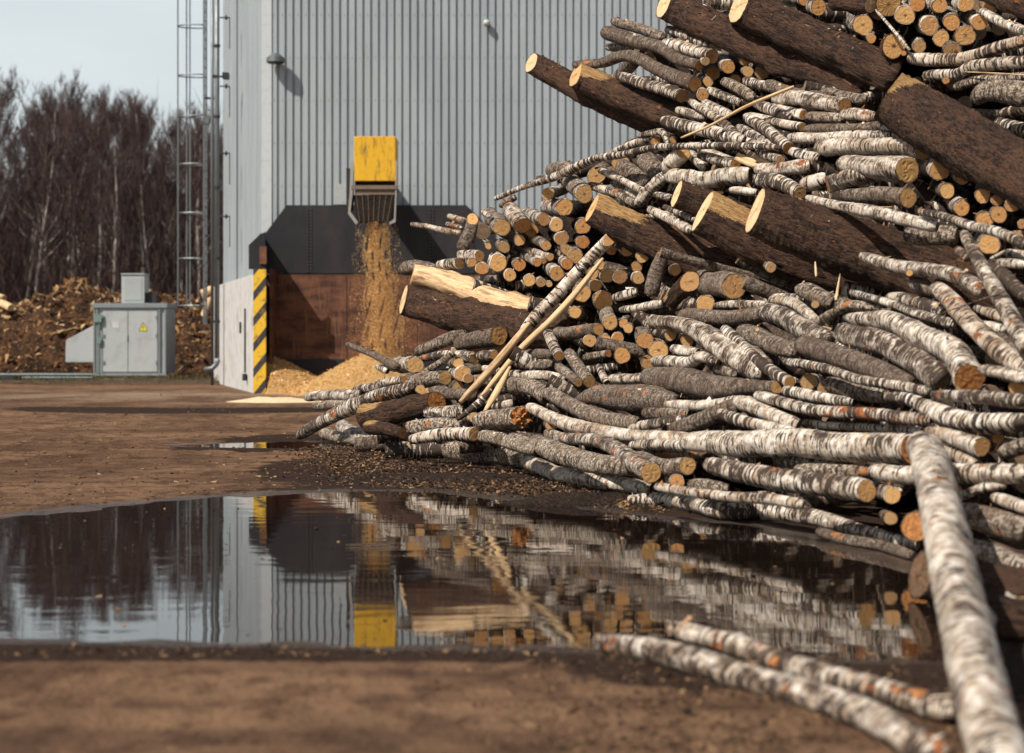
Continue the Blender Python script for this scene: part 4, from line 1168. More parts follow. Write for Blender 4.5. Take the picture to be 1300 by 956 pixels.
# lamp, camera, wall bracket fittings
mb = MB()
for i in range(2):
    mb.tube([(0, -.28, 0), (0, -.28, .10), (0, -.26, .16), (0, -.24, .20)], [.25, .24, .16, .05], 20); break
lm = mb.build('wall_lamp', MET, None, loc=(0, 0, 0)); q = P3(350, 79, FY-.28); lm.location = (float(q[0]), float(FY-.0), float(q[2])); 
tag(lm, 'round grey wall lamp high on the corrugated front near the corner', 'wall lamp')
mb = MB(); mb.tube([(0, -.28, -.03), (0, -.28, -.002)], [.21, .21], 20); mb.build('lens', DKM, lm)
mb = MB(); mb.box(-.03, .03, -.24, 0, .02, .08); mb.build('bracket', MET, lm)
q = P3(618, 30, FY); cam_ = empty('security_camera', (float(q[0]), float(FY), float(q[2])), 'small white camera ball high on the grey wall left of the heap top', 'camera')
mb = MB(); mb.tube([(0, 0, 0), (0, -.12, 0), (0, -.14, -.02)], [.06, .06, .03], 12); mb.build('mount', mat_plain('white_plastic', (.75, .75, .74), .4), cam_)
mb = MB(); mb.tube([(0, -.14, .08), (0, -.14, .04), (0, -.14, -.03), (0, -.14, -.08), (0, -.14, -.10)], [.04, .09, .10, .06, .01], 14); mb.build('dome', mat_plain('grey_plastic', (.45, .46, .46), .3), cam_, smooth=True)
def on_side(px, off=0.):      # point of the side wall seen at column px
    k_ = (px-CX)/F; t = (P0[0]+off-k_*P0[1])/(k_*U_[1]-U_[0]); return P0+U_*t+np.array([off, 0, 0])
def zat(py, d): return CH+(HY-py)/F*d
for i, (px, py) in enumerate([(291, 23), (291, 110), (291, 195), (291, 275)]):
    b0 = on_side(px); f_ = empty('pipe_clamp', (b0[0]-.08, b0[1], zat(py, b0[1])), f"{['highest', 'second highest', 'third highest', 'lowest'][i]} small clamp joining the drain pipe to the side wall", 'clamp', 'clamps on the side wall')
    mb = MB(); mb.tube([(-.18, -.1, 0), (.06, -.1, 0)], .022, 8); mb.tube([(-.02, -.1, 0), (.03, -.1, 0)], .07, 10); mb.build('clamp_body', DKM, f_)
    mb = MB(); mb.tube([(.10, -.05, -.9), (.10, -.05, .02)], .014, 6); mb.tube([(.03, -.1, 0), (.10, -.05, 0)], .02, 6); mb.build('cable', DKM, f_)
b0 = on_side(292); f_ = empty('floodlight', (b0[0]-.06, b0[1], zat(97, b0[1])), 'small dark floodlight on an arm between the two upper clamps', 'floodlight')
mb = MB(); mb.box(-.12, .05, -.35, .0, -.10, .08); mb.build('lamp_housing', DKM, f_, bevel=.01)
mb = MB(); mb.tube([(-.12, -.15, -.03), (-.42, -.2, 0)], .03, 8); mb.tube([(-.42, -.2, 0), (-.30, -.2, -.05)], .05, 8); mb.build('arm', DKM, f_)
# drain pipe
dp = on_side(275.5, -.28); dp = np.array([dp[0], dp[1], 0]); pd = dp[1]
f_ = empty('drain_pipe', dp, 'tall grey drain pipe with a bent foot at the far edge of the side wall', 'pipe')
mb = MB(); mb.tube([(0, 0, zat(455, pd)), (0, 0, BH-.3)], .075, 12); mb.build('pipe', MET, f_, smooth=True)
mb = MB(); mb.tube([(0, 0, zat(456, pd)), (.02, 0, zat(460, pd)+.02), (-.02, 0, zat(453, pd)-.22), (-.14, 0, zat(455, pd)-.30), (-.38, 0, zat(456, pd)-.31)], .08, 10); mb.build('bend', MET, f_, smooth=True)
for py in (60, 150, 240, 330, 410): mb = MB(); mb.tube([(0, 0, zat(py, pd)), (0, 0, zat(py, pd)+.08)], .095, 12); mb.build('collar', DKM, f_)
mb = MB(); mb.tube([(-.17, .2, 0), (-.17, .2, BH-.3)], .05, 10); mb.build('standpipe', MET, f_, smooth=True)
# caged ladder
LD = on_side(271, 0.); LD = np.array([LD[0]-.30, LD[1]+.1, 0]); ld_ = LD[1]
lad = empty('caged_ladder', LD, 'tall grey caged ladder left of the hall, seen against trees and sky', 'ladder')
s1 = (-.0, 0); zb = zat(388, ld_)
for q, nm in (((-.02, 0), 'rail'), ((-.02, .5), 'rail')):
    mb = MB(); mb.box(q[0]-.03, q[0]+.03, q[1]-.015, q[1]+.015, zb-.6, BH+1); mb.build(nm, MET, lad)
mb = MB(); z = zb-.4
while z < BH: mb.tube([(-.02, 0, z), (-.02, .5, z)], .015, 6); z += .3
mb.build('rungs', MET, lad)
hoops = [388, 328, 270, 208, 147, 95, 32, -28, -88, -150]
for py in hoops:
    z = zat(py, ld_); mb = MB(); n = 14
    P = [(-.02, -.06+0*.5, z)]+[(-.14-.74*math.sin(math.pi*i/n)**.8, .25-.42*math.cos(math.pi*i/n), z) for i in range(n+1)]+[(-.02, .56, z)]
    mb.tube(P, .022, 6); mb.build('hoop', MET, lad)
for a in (.22, .5, .78):
    x_, y_ = -.14-.76*math.sin(math.pi*a)**.8, .25-.42*math.cos(math.pi*a)
    if a == .22: x_ = -.46
    mb = MB(); mb.box(x_-.022, x_+.022, y_-.01, y_+.01, zb, BH+1); mb.build('cage_strip', MET, lad)
mb = MB()
for py in (95+30, 300): mb.box(-.04, .34, .2, .26, zat(py, ld_), zat(py, ld_)+.07)
mb.build('wall_bracket', DKM, lad)

# ------------------------------------------------------------------ steel bunker
def mat_rust():
    k = NT('rusty_steel'); p = k.geo(); s_ = k.sep(p); n1 = k.noise(k.scale(p, (1.2, 1.2, 3.5)), 1, 6, .7); n2 = k.noise(k.scale(p, (10, 10, 1.2)), 1, 5, .7); n3 = k.noise(p, 14, 5, .75)
    c = k.mix(k.ss(n1, .35, .65), (.055, .022, .014), (.17, .072, .038)); c = k.mix(k.math('MULTIPLY', k.ss(n2, .5, .7), .5), c, (.27, .13, .06))
    c = k.mix(k.math('MULTIPLY', k.ss(n3, .58, .7), .6), c, (.035, .018, .014)); k.bump(n3, .004); return k.done(c, .65, .25, .4)
def mat_black():
    k = NT('black_steel'); p = k.geo(); n1 = k.noise(k.scale(p, (1, 1, .5)), 1, 6, .7); n2 = k.noise(k.scale(p, (9, 9, .8)), 1, 5, .7)
    c = k.mix(k.ss(n1, .4, .7), (.018, .018, .022), (.036, .033, .034)); c = k.mix(k.math('MULTIPLY', k.ss(n2, .55, .75), .5), c, (.06, .042, .034)); return k.done(c, .6, .2, .35)
RU, BL = mat_rust(), mat_black()
BY = FY-.25
bun = empty('steel_bunker', (-6.2, BY, 0), 'rusty steel wall with a black upper plate, behind the tan chip heap', 'bunker')
bo = np.array([-6.2, BY, 0])
def bx(px, d=BY): return (px-CX)/F*d
mb = MB(); mb.box(bx(338)+6.2, bx(1000)+6.2, 0, .10, zat(456, BY), zat(348, BY)-.005); mb.build('back_plate', RU, bun)
mb = MB(); mb.box(bx(338)+6.2, bx(1000)+6.2, -.05, .10, -.02, zat(456, BY)-.006); mb.build('lower_plate', BL, bun)
mb = MB()
for px in (440, 530, 620, 710, 800, 900): mb.box(bx(px)+6.2, bx(px)+6.21, -.012, 0.003, zat(454, BY), zat(349, BY))
mb.build('seam', BL, bun)
zt, zm = zat(260.5, BY), zat(347, BY); zs = zat(296, BY)
mb = MB(); pl = [(bx(337)+6.2, -.02, zm), (bx(629)+6.2, -.02, zm), (bx(629)+6.2, -.02, zs), (bx(592)+6.2, -.02, zt), (bx(364)+6.2, -.02, zt), (bx(337)+6.2, -.02, zs)]
mb.prism(pl[::-1], (0, .08, 0)); mb.build('shield', BL, bun)
mb = MB()
for px in (391, 395.5, 546, 550, 600):
    z = zm+.05
    while z < zt-.05: mb.tube([(bx(px)+6.2, -.05, z), (bx(px)+6.2, -.018, z)], [.014, .02], 6); z += .085
mb.build('rivets', mat_plain('rivet', (.10, .085, .075), .5, .5), bun)
mb = MB(); q0, q1 = -6.2+.0, 0
wl = [P0+np.array([.10, .15, 0])-bo, P0+U_*1.5+np.array([.25, -.0, 0])-bo]
for a, zz in ((wl, 0),):
    mb.prism([(a[0][0]-.1, a[0][1], 3.17), (a[1][0], a[1][1], 3.17), (a[1][0], a[1][1], 4.15), (a[0][0]-.1, a[0][1], 3.95)], (.05, 0, 0))
    mb.prism([(a[0][0]-.3, a[0][1]-.05, 3.17), (a[0][0]+.12, a[0][1]-.05, 3.17), (a[0][0]+.12, a[0][1]-.05, 4.12), (a[0][0]-.05, a[0][1]-.05, 4.02), (a[0][0]-.3, a[0][1]-.05, 3.78)], (0, .05, 0))
mb.build('side_wing', BL, bun)
mb = MB(); mb.box(a[0][0]-.02, a[0][0]+.16, a[0][1]-.10, a[0][1]-.055, 3.3, 3.75); mb.build('rusty_hinge', RU, bun)
mb = MB(); mb.box(a[0][0]+.20, a[0][0]+.26, a[0][1]+.2, a[0][1]+1.3, 0, 3.2); mb.build('side_plate', RU, bun)

# ------------------------------------------------------------------ chip conveyor outlet
YD = 50.4
k = NT('yellow_paint'); p = k.obj(); n1 = k.noise(k.scale(p, (7, 7, 1.6)), 1, 6, .75); n2 = k.noise(p, 12, 4, .7); s_ = k.sep(p)
c = k.mix(k.math('MULTIPLY', k.ss(n2, .4, .7), .5), (.74, .41, .012), (.58, .31, .012)); c = k.mix(k.math('MULTIPLY', k.ss(n1, .50, .66), .8), c, (.17, .10, .03)); k.bump(n2, .002); YEL = k.done(c, .5, 0)
BRN = mat_plain('dusty_brown_steel', (.20, .145, .10), .7, .1, .6, 5., (.09, .05, .03)); HOP = mat_soil('black_rubber', (.016, .013, .012), (.03, .022, .018), (.06, .035, .02), 4., .01)
DST = mat_plain('dusty_grey_steel', (.36, .34, .31), .6, .3, .5, 5.)
q = P3(476, 235, YD); ch = empty('chip_conveyor', q, 'yellow hooded conveyor outlet dropping wood chips over the black shield', 'conveyor')
s = YD/F
def cxy(px, py): return ((px-476)*s, -(py-235)*s)
mb = MB(); x0, zt_ = cxy(450.5, 174.5); x1, _ = cxy(503, 0); _, zb_ = cxy(0, 231)
mb.box(x0, x1, -.28, .9, zb_, zt_); mb.build('hood', YEL, ch, bevel=.015)
mb = MB(); _, z0 = cxy(0, 240); mb.box(x0+.03, x1-.03, -.18, 1.3, z0, zb_-.004); mb.build('hood_gap', HOP, ch)
mb = MB(); _, z1 = cxy(0, 240.3); _, z2 = cxy(0, 235.5); mb.box(x0-.06, x1+.04, -.32, -.29, z1-.02, z2-.02); _, z3 = cxy(0, 248); mb.box(x0+.02, x1-.02, -.27, -.22, z3, z1-.03); mb.build('front_flap', BRN, ch)
mb = MB(); _, za = cxy(0, 248.5); _, zb2 = cxy(0, 282)
a0, a1 = cxy(449, 0)[0], cxy(502, 0)[0]; c0, c1 = cxy(454, 0)[0], cxy(495, 0)[0]
V = [(a0, -.25, za), (a1, -.25, za), (a1, .75, za), (a0, .75, za), (c0, -.2, zb2), (c1, -.2, zb2), (c1, .35, zb2), (c0, .35, zb2)]
mb.add(V, [(0, 4, 5, 1), (1, 5, 6, 2), (2, 6, 7, 3), (3, 7, 4, 0), (0, 1, 2, 3)]); mb.build('chute', HOP, ch)
mb = MB()
for i in range(7):
    t = (i+.5)/7; mb.obox((a0+(a1-a0)*t, -.262, za), (.012, 0, 0), (0, .01, 0), np.array([(c0+(c1-c0)*t)-(a0+(a1-a0)*t), .05, zb2-za]))
mb.build('chute_ribs', BRN, ch)
mb = MB()
for pts_ in ([(446, 213), (448, 205), (450, 212), (449, 245), (446, 270), (456, 283), (453, 286), (443, 272), (445, 248)],):
    mb.prism([(cxy(a, b)[0], -.30, cxy(a, b)[1]) for a, b in pts_][::-1], (0, .04, 0))
mb.prism([(cxy(a, b)[0], -.30, cxy(a, b)[1]) for a, b in [(503, 205), (505, 206), (504.5, 240), (503, 283), (495, 286), (495, 283), (501, 279), (502.5, 245)]][::-1], (0, .04, 0))
mb.build('side_bracket', DST, ch)
mb = MB(); mb.box(cxy(440, 0)[0], cxy(446, 0)[0], -.1, .8, cxy(0, 266)[1], cxy(0, 214)[1]); mb.build('side_arm', DKM, ch)
mb = MB(); mb.box(x0+.2, x1-.2, .9, FY-YD+.3, z0, z0+.35); mb.build('conveyor_body', DST, ch)
q = P3(423.5, 260, FY-.02); mb = MB(); mb.box(0, .46, -.02, .0, .0, .54); o = mb.build('wall_panel', mat_plain('panel_grey', (.42, .44, .44), .5, .2, .2), None); o.location = (float(q[0]), float(FY-.002), float(q[2])+.01)
o.parent = hall; o.location = (float(q[0]-hl[0]), -.002, float(q[2])+.01)

# falling chips
pts = []
for _ in range(44000):
    t = rnd.random(); py = 281+t*170
    cxp = 475+8*math.sin(t*2.2)*.9+6*t+2.2*math.sin(t*19); wd = 9.5+9*t
    x = cxp+max(-2.1, min(2.1, rnd.gauss(0, 1)))*wd*(.7 if rnd.random() < .7 else 1.25)
    if math.sin(x*.55+3*math.sin(t*9))*math.sin(py*.11+x*.2) > .35+rnd.random()*.5: continue
    if t > .93 and rnd.random() < .3: continue
    p = P3(x, py, YD+rnd.gauss(.08, .16)); pts.append(p)
CHM = mat_chips('fresh_chips', [(.46, .23, .065), (.64, .36, .12), (.74, .46, .17), (.82, .58, .27)])
flakes('falling_chips', pts, .005, .013, CHM, 'stream of pale orange wood chips falling from the yellow conveyor', 'wood chips', 1.9, 1.)
# chip heap
CHS = mat_soil('chip_heap', (.56, .345, .145), (.45, .25, .09), (.68, .48, .23), 9., .03)
n1_, n2_ = 110, 70; hx = np.linspace(bx(334, 52.)-.1, bx(560, 53.), n1_); hy = np.linspace(47.9, BY-.06, n2_); A, B = np.meshgrid(hx, hy)
def cone(cx_, cy_, h, k_): return h-k_*np.hypot(A-cx_, (B-cy_)*1.15)
pk = P3(479, 449, YD+.1)
c1_ = cone(pk[0], pk[1]+.3, pk[2]+.17, .52); c2_ = cone(-6.35, 52.9, 1.03, .47); c3_ = cone(bx(520), 52.8, .75, .45)
H = np.maximum(np.maximum(c1_, c2_), c3_); H = H*1; H = np.log(np.exp(c1_*9)+np.exp(c2_*9)+np.exp(c3_*9))/9
H += vn(A, B, 4, 41)*.07+vn(A, B, 11, 42)*.04+vn(A, B, 23, 43)*.03
H = np.where(A < P0[0]+.34, np.minimum(H, (B-52.0)*3), H); H = np.clip(H, -.04, 3)
ii = (np.arange(n2_-1)[:, None]*n1_+np.arange(n1_-1)[None]).ravel()
me = mesh_np('chip_heap', np.stack([A, B, H], -1).reshape(-1, 3), np.stack([ii, ii+1, ii+n1_+1, ii+n1_], 1), [CHS], True)
tag(link('chip_heap', me), 'tan heap of fresh wood chips under the falling stream', 'chip heap', kind='stuff')
pts = []
for _ in range(9000):
    i, j = rnd.randrange(n1_), rnd.randrange(n2_)
    if H[j, i] > .02: pts.append((A[j, i]+rnd.uniform(-.03, .03), B[j, i]+rnd.uniform(-.03, .03), H[j, i]+.01))
flakes('surface_chips', pts, .012, .035, CHM, 'loose chips lying over the tan chip heap', 'wood chips', 2., .6)
c = GP(346, 511); mound('sawdust_patch', (c[0], c[1]+.2, .0), 1.15, .95, .11, mat_soil('pale_sawdust', (.78, .62, .40), (.68, .50, .29), (.85, .72, .5), 12., .01), 'pale patch of spilled sawdust at the foot of the striped post', 'sawdust', 51)

# ------------------------------------------------------------------ cabinet, far bark heap, kerb strip, rails
CD = 66.5; s = CD/F
cab = empty('transformer_cabinet', (bx(165, CD), CD, .12), 'grey steel electrical cabinet with double doors and a yellow warning triangle', 'cabinet')
CG = mat_plain('cabinet_paint', (.37, .395, .40), .5, .1, .25, 2.5, (.15, .13, .11)); CG2 = mat_plain('door_paint', (.42, .44, .44), .5, .1, .3, 2.)
CG3 = mat_plain('cabinet_edge', (.23, .26, .27), .5, .2, .2)
def cc(px): return (px-165)*s
def cz(py): return zat(py, CD)-.12
mb = MB(); mb.box(cc(119), cc(211), 0, 1.8, cz(474), cz(391)); mb.build('body', CG, cab, bevel=.01)
mb = MB(); mb.box(cc(117.5), cc(213), -.10, 1.9, cz(391)+.003, cz(385)); mb.build('top_rim', CG3, cab, bevel=.008); mb = MB(); mb.box(cc(118), cc(212), -.08, .0-.003, cz(477), cz(474)-.003)
mb.build('bottom_rim', CG3, cab, bevel=.008)
mb = MB()
for px in (119, 122.5, 201.5, 209): mb.box(cc(px), cc(px)+.05, -.07, -.003, cz(473.5), cz(391.5))
mb.build('frame', CG3, cab)
for a, b in ((131, 162.4), (163.3, 200)):
    mb = MB(); mb.box(cc(a), cc(b), -.045, -.003, cz(472), cz(395)); d_ = mb.build('door', CG2, cab, bevel=.006)
    mb = MB(); hx_ = 132 if a < 150 else 199
    for py in (403, 426, 460): mb.box(cc(hx_)-.03, cc(hx_)+.03, -.08, -.048, cz(py+2), cz(py-2))
    mb.build('hinge', CG3, d_)
mb = MB(); mb.box(cc(162.2), cc(163.2), -.065, -.048, cz(434), cz(426)); mb.build('handle', DKM, cab)
mb = MB(); mb.add([(cc(177), -.050, cz(419.5)), (cc(187), -.050, cz(419.5)), (cc(182), -.050, cz(410)), (cc(177), -.046, cz(419.5)), (cc(187), -.046, cz(419.5)), (cc(182), -.046, cz(410))], [(0, 1, 2), (5, 4, 3), (0, 2, 5, 3), (1, 4, 5, 2), (0, 3, 4, 1)])
sg = mb.build('warning_sign', mat_plain('sign_yellow', (.78, .66, .03), .5, 0, .1), cab)
mb = MB()
z_ = lambda py: cz(py)
for (u0, v0, u1, v1) in ((176.6, 419.8, 187.4, 419.8), (187.4, 419.8, 182, 409.5), (182, 409.5, 176.6, 419.8)):
    mb.tube([(cc(u0), -.052, z_(v0)), (cc(u1), -.052, z_(v1))], .008, 5)
mb.prism([(cc(x_), -.055, z_(y_)) for x_, y_ in [(182.8, 412.5), (180.6, 416), (181.9, 416), (181.2, 418.8), (183.4, 415.2), (182.2, 415.2)]], (0, .004, 0)); mb.build('bolt_symbol', DKM, sg)
mb = MB(); mb.box(cc(143), cc(151), -.052, -.046, z_(416.5), z_(408.5)); mb.build('plate', mat_plain('label_white', (.55, .56, .55), .5), cab)
mb = MB(); mb.box(cc(152), cc(181), .3, 1.2, cz(384.5), cz(348.5)); mb.box(cc(151.4), cc(181.6), .26, 1.25, cz(348.3), cz(346.8)); ub = mb.build('upper_box', CG2, cab, bevel=.008)
mb = MB(); mb.box(cc(156), cc(178), .285, .297, cz(381), cz(352)); mb.build('upper_door', CG, ub)
mb = MB(); mb.prism([(cc(a), .25, cz(b)) for a, b in [(81, 460), (118.4, 460), (118.4, 412.5), (81.5, 432)]], (0, 1.1, 0)); mb.build('side_hood', CG2, cab, bevel=.01)
mb = MB(); mb.box(cc(182), cc(193), .5, .9, cz(384), cz(371)); mb.build('vent_stub', DKM, cab)
mb = MB(); mb.box(cc(120), cc(130), -.16, -.08, z_(409), z_(399)); mb.box(cc(124), cc(129), -.14, -.08, z_(436), z_(428)); mb.tube([(cc(126.5), -.10, z_(473)), (cc(126.5), -.10, z_(409))], .03, 8); mb.build('meter_box', mat_plain('box_green', (.16, .24, .21), .5), cab)
mb = MB(); mb.box(bx(104, CD), bx(213, CD), CD-.5, CD+2.1, -.05, .11); o = mb.build('concrete_plinth', mat_plain('plinth', (.26, .23, .19), .9, 0, .6), None); tag(o, 'low concrete plinth carrying the grey electrical cabinet', 'plinth')
# strip of rough dry grass behind the yard
nn = 160; gx_ = np.linspace(-26, -6.9, nn); gy_ = np.linspace(62.5, 73, 40); A, B = np.meshgrid(gx_, gy_)
Zs = np.clip((B-62.5)*.5, 0, .10)+vn(A, B, 1.3, 61)*.05+vn(A, B, 4, 62)*.04+np.clip((B-70)*.1, 0, 1)
Zs = np.where((A > bx(104, CD)-.1) & (A < bx(213, CD)+.1) & (B < CD+2.2) & (B > CD-.6), -.03, Zs)
ii = (np.arange(39)[:, None]*nn+np.arange(nn-1)[None]).ravel()
tag(link('verge', mesh_np('verge', np.stack([A, B, Zs], -1).reshape(-1, 3), np.stack([ii, ii+1, ii+nn+1, ii+nn], 1), [mat_soil('verge_soil', (.06, .04, .025), (.10, .065, .04), (.15, .12, .06), 3., .06)], True)), kind='structure')
pts = []
for _ in range(9000):
    x_, y_ = rnd.uniform(-22, -7.2), rnd.uniform(62.6, 72)
    if bx(104, CD) < x_ < bx(213, CD) and CD-.6 < y_ < CD+2.2: continue
    pts.append((x_, y_, .13+rnd.random()*.05))
flakes('dry_grass', pts, .03, .10, mat_chips('dry_grass', [(.05, .035, .02), (.10, .08, .035), (.17, .12, .06), (.06, .07, .025)]), 'rough dry grass and litter along the far edge of the yard', 'grass', 9., 3.)
rail = empty('pipe_rail', (bx(50, 64.), 64., 0), 'low greenish pipe rail left of the cabinet', 'rail')
for py in (475.5, 479.5):
    mb = MB(); mb.tube([(-3.5, 0, zat(py, 64.)), (bx(117, 64.)-bx(50, 64.), 0, zat(py, 64.))], .04, 8); mb.build('rail_pipe', mat_plain('rail_green', (.16, .2, .2), .5, .3), rail)
for px in (-40, 12, 60, 112):
    mb = MB(); mb.box((px-50)*64/F-.04, (px-50)*64/F+.04, .05, .12, 0, zat(474, 64.)); mb.build('rail_post', DKM, rail)
mb = MB(); mb.box(bx(-40, 63), bx(17, 63), 63, 64, 0.0, zat(478, 63)); tag(mb.build('concrete_slab', DKM), 'dark low slab at the far left edge of the yard', 'slab')
# bark heap behind
nn = 200; gx_ = np.linspace(-34, -6.3, nn); gy_ = np.linspace(70.5, 84, 60); A, B = np.meshgrid(gx_, gy_)
pxs = CX+A/76.*F; prof_ = np.interp(pxs, [-400, -100, 0, 30, 62, 85, 100, 130, 160, 200, 235, 270, 330], [400, 388, 392, 384, 380, 366, 362, 368, 374, 380, 384, 392, 400])
top = CH+(HY-prof_)/F*76.
Hb = top*np.clip(1-((B-77.)/6.4)**2, 0, 1)**.65
Hb = Hb*(1+.16*vn(A, B, .8, 71)+.10*vn(A, B, 2.2, 72))+vn(A, B, 4.5, 73)*.22+vn(A, B, 9, 74)*.14; Hb = np.where(Hb < .05, -.1, Hb)
ii = (np.arange(59)[:, None]*nn+np.arange(nn-1)[None]).ravel()
BKM = mat_soil('bark_chunks', (.020, .011, .007), (.10, .047, .021), (.24, .125, .055), 1.6, .12)
tag(link('bark_pile', mesh_np('bark_pile', np.stack([A, B, Hb], -1).reshape(-1, 3), np.stack([ii, ii+1, ii+nn+1, ii+nn], 1), [BKM], True)), 'big brown heap of bark and wood scraps behind the grey cabinet', 'bark heap', kind='stuff')
pts = []; sz = []
for _ in range(9000):
    i, j = rnd.randrange(nn), rnd.randrange(0, 36)
    if Hb[j, i] > .1: pts.append((A[j, i]+rnd.uniform(-.1, .1), B[j, i]+rnd.uniform(-.1, .1), Hb[j, i]+.04))
flakes('scrap_chunks', pts, .04, .15, mat_chips('scrap', [(.03, .017, .011), (.09, .045, .024), (.22, .11, .045), (.36, .20, .085), (.55, .38, .2)]), 'coarse bark chunks and splinters covering the heap behind the cabinet', 'wood scraps', 2.6, .7)
for i, (a, b, r_, lb) in enumerate([((258, 402, 74.), (268, 372, 75.), .12, 'pale plank standing up from the bark heap near the ladder foot'), ((272, 368, 73.), (256, 374, 73.6), .20, 'pale sawn log end lying on the bark heap beside the ladder'),
                                ((0, 384, 74.), (14, 391, 73.), .14, 'pale log lying on the bark heap at the left frame edge'), ((-8, 374, 74.5), (6, 378, 74.5), .10, 'thin pale piece on top of the bark heap at the left frame edge')]):
    o, _, _ = make_log('t', [P3(*a), P3(*b)], [r_, r_*.9], '-o', 'wood_offcut', (.1, 0, 0), (.4, 0, 0), (.8, .8), 0, 700+i); tag(o, lb, 'wood piece')

# ------------------------------------------------------------------ bare winter wood
def mat_wood_t(name, cA, cB, pale):
    k = NT(name); p = k.obj(); n1 = k.noise(k.scale(p, (2, 2, .8)), 1, 5, .7); n2 = k.noise(k.scale(p, (3, 3, 6)), 1, 3)
    c = k.mix(k.ss(n1, .4, .6), cA, cB); c = k.mix(k.ss(n2, .58, .66), c, (.04, .03, .028)) if pale else c; return k.done(c, .85, 0, .2)
TRB = mat_wood_t('pale_birch_trunk', (.50, .45, .40), (.27, .22, .19), True); TRD = mat_wood_t('dark_trunk', (.07, .05, .045), (.11, .075, .065), False)
TWG = mat_wood_t('bare_twigs', (.075, .050, .048), (.115, .078, .072), False)
def tree_mesh(seed, pale, H=24.):
    r = np.random.RandomState(seed); tb, br = MB(), MB(); tw = []
    def path(p, d, L, n, wob, lift):
        out = [p]; d = d/np.linalg.norm(d)
        for i in range(n):
            d = d+r.normal(0, wob, 3)+np.array([0, 0, lift]); d /= np.linalg.norm(d); out.append(out[-1]+d*L/n)
        return out, d
    nst = 1 if r.rand() < .6 else 2
    stems = []
    for q in range(nst):
        d0 = np.array([r.normal(0, .05)+(.16*(1 if q else -1) if nst > 1 else 0), r.normal(0, .05), 1])
        pth, _ = path(np.array([0, 0, 0.]), d0, H*(1-.06*q), 12, .035, .03); rr = [max((.26 if pale else .2)*(1-i/12.5), .03)*r.uniform(.9, 1.1) for i in range(13)]
        tb.tube(pth, rr, 7); stems.append((pth, rr))
    for pth, rr in stems:
        for _ in range(30):
            t = r.uniform(.25, .97)**.8; i = min(int(t*12), 11); f = t*12-i; p = pth[i]*(1-f)+pth[i+1]*f
            a = r.uniform(0, 6.28); L = H*.26*(1.15-t)*r.uniform(.6, 1.2); d = np.array([math.cos(a)*.75, math.sin(a)*.75, 1.0])
            b, dd = path(p, d, L+1.2, 5, .10, .06); r0 = rr[i]*.38; (tb if r0 > .05 and t < .6 else br).tube(b, [r0*(1-.8*j/5)+.006 for j in range(6)], 4, False)
            for _ in range(9):
                j = r.randint(1, 6); a2 = r.uniform(0, 6.28); d2 = np.array([math.cos(a2)*.6, math.sin(a2)*.6, 1.]); L2 = L*.35*r.uniform(.5, 1.2)+.5
                c, d3 = path(b[j], d2, L2, 3, .12, .05)
                for q in range(3): tw.append((c[q], c[q+1], .024*(1-q*.25)))
                for _ in range(12):
                    g = r.randint(1, 4); a3 = r.uniform(0, 6.28); d4 = np.array([math.cos(a3)*.55, math.sin(a3)*.55, 1.+r.normal(0, .4)]); e = c[g]+d4*r.uniform(.3, .75); tw.append((c[g], e, .016))
    # twigs as slim three-sided spikes
    n = len(tw); A_ = np.array([t[0] for t in tw]); B_ = np.array([t[1] for t in tw]); w = np.array([t[2] for t in tw])[:, None]
    d = B_-A_; d /= np.linalg.norm(d, axis=1)[:, None]+1e-9; u = np.cross(d, r.randn(n, 3)); u /= np.linalg.norm(u, axis=1)[:, None]; v = np.cross(d, u)
    vv = np.stack([A_+u*w, A_+(-.5*u+.87*v)*w, A_+(-.5*u-.87*v)*w, B_], 1).reshape(-1, 3); o = np.arange(n)[:, None]*4
    ff = np.concatenate([o+np.array([[0, 1, 3]]), o+np.array([[1, 2, 3]]), o+np.array([[2, 0, 3]])])
    base = len(br.v); V = np.vstack([np.array(br.v).reshape(-1, 3), vv]); Fc = br.f+[tuple(q+base) for q in ff]
    return mesh_np('trunk', tb.v, tb.f, [TRB if pale else TRD], True), mesh_np('crown', V, Fc, [TWG], False)
TM = [tree_mesh(100+i, i % 2 == 0, 24.) for i in range(7)]
tn = 0; places = []
for row, (yy, st, x0, x1) in enumerate([(150, 3.2, -47, -14), (157, 2.2, -50, -12), (165, 1.9, -52, -12), (174, 1.6, -54, -12), (185, 1.4, -56, -14)]):
    x_ = x0
    while x_ < x1: places.append((x_+rnd.uniform(-1, 1), yy+rnd.uniform(-3.5, 3.5), row)); x_ += st*rnd.uniform(.8, 1.25)
lefts = sorted(places)
RN = ['front', 'second', 'third', 'fourth', 'rearmost']; cnt = {}
for (x_, y_, row) in lefts:
    kx = rnd.randrange(7); pale = kx % 2 == 0; inview = -.26 < x_/y_ < -.12
    key = (row, pale, inview); cnt[key] = cnt.get(key, 0)+1
    H_ = np.interp(CX+x_/y_*F, [0, 60, 120, 200, 270], [19.6, 20.2, 20.0, 18.8, 17.2])/24*rnd.uniform(.93, 1.03)*(1.0 if row < 3 else 1.05)
    ordn = ORD[min(cnt[key]-1, 19)]
    lb = f"{ordn} {'pale trunked birch' if pale else 'dark bare tree'} from the left, {RN[row]} row of the wood" if inview else f"bare tree of the {RN[row]} row of the wood, beyond the picture edge"
    t_ = empty('birch_tree' if pale else 'bare_tree', (x_, y_, -.1), lb, 'tree', 'bare trees of the wood behind the yard')
    t_.rotation_euler.z = rnd.uniform(0, 6.28); t_.scale = (H_*1.0, H_*1.0, H_)
    a = link('trunk', TM[kx][0], t_); b = link('crown', TM[kx][1], t_)
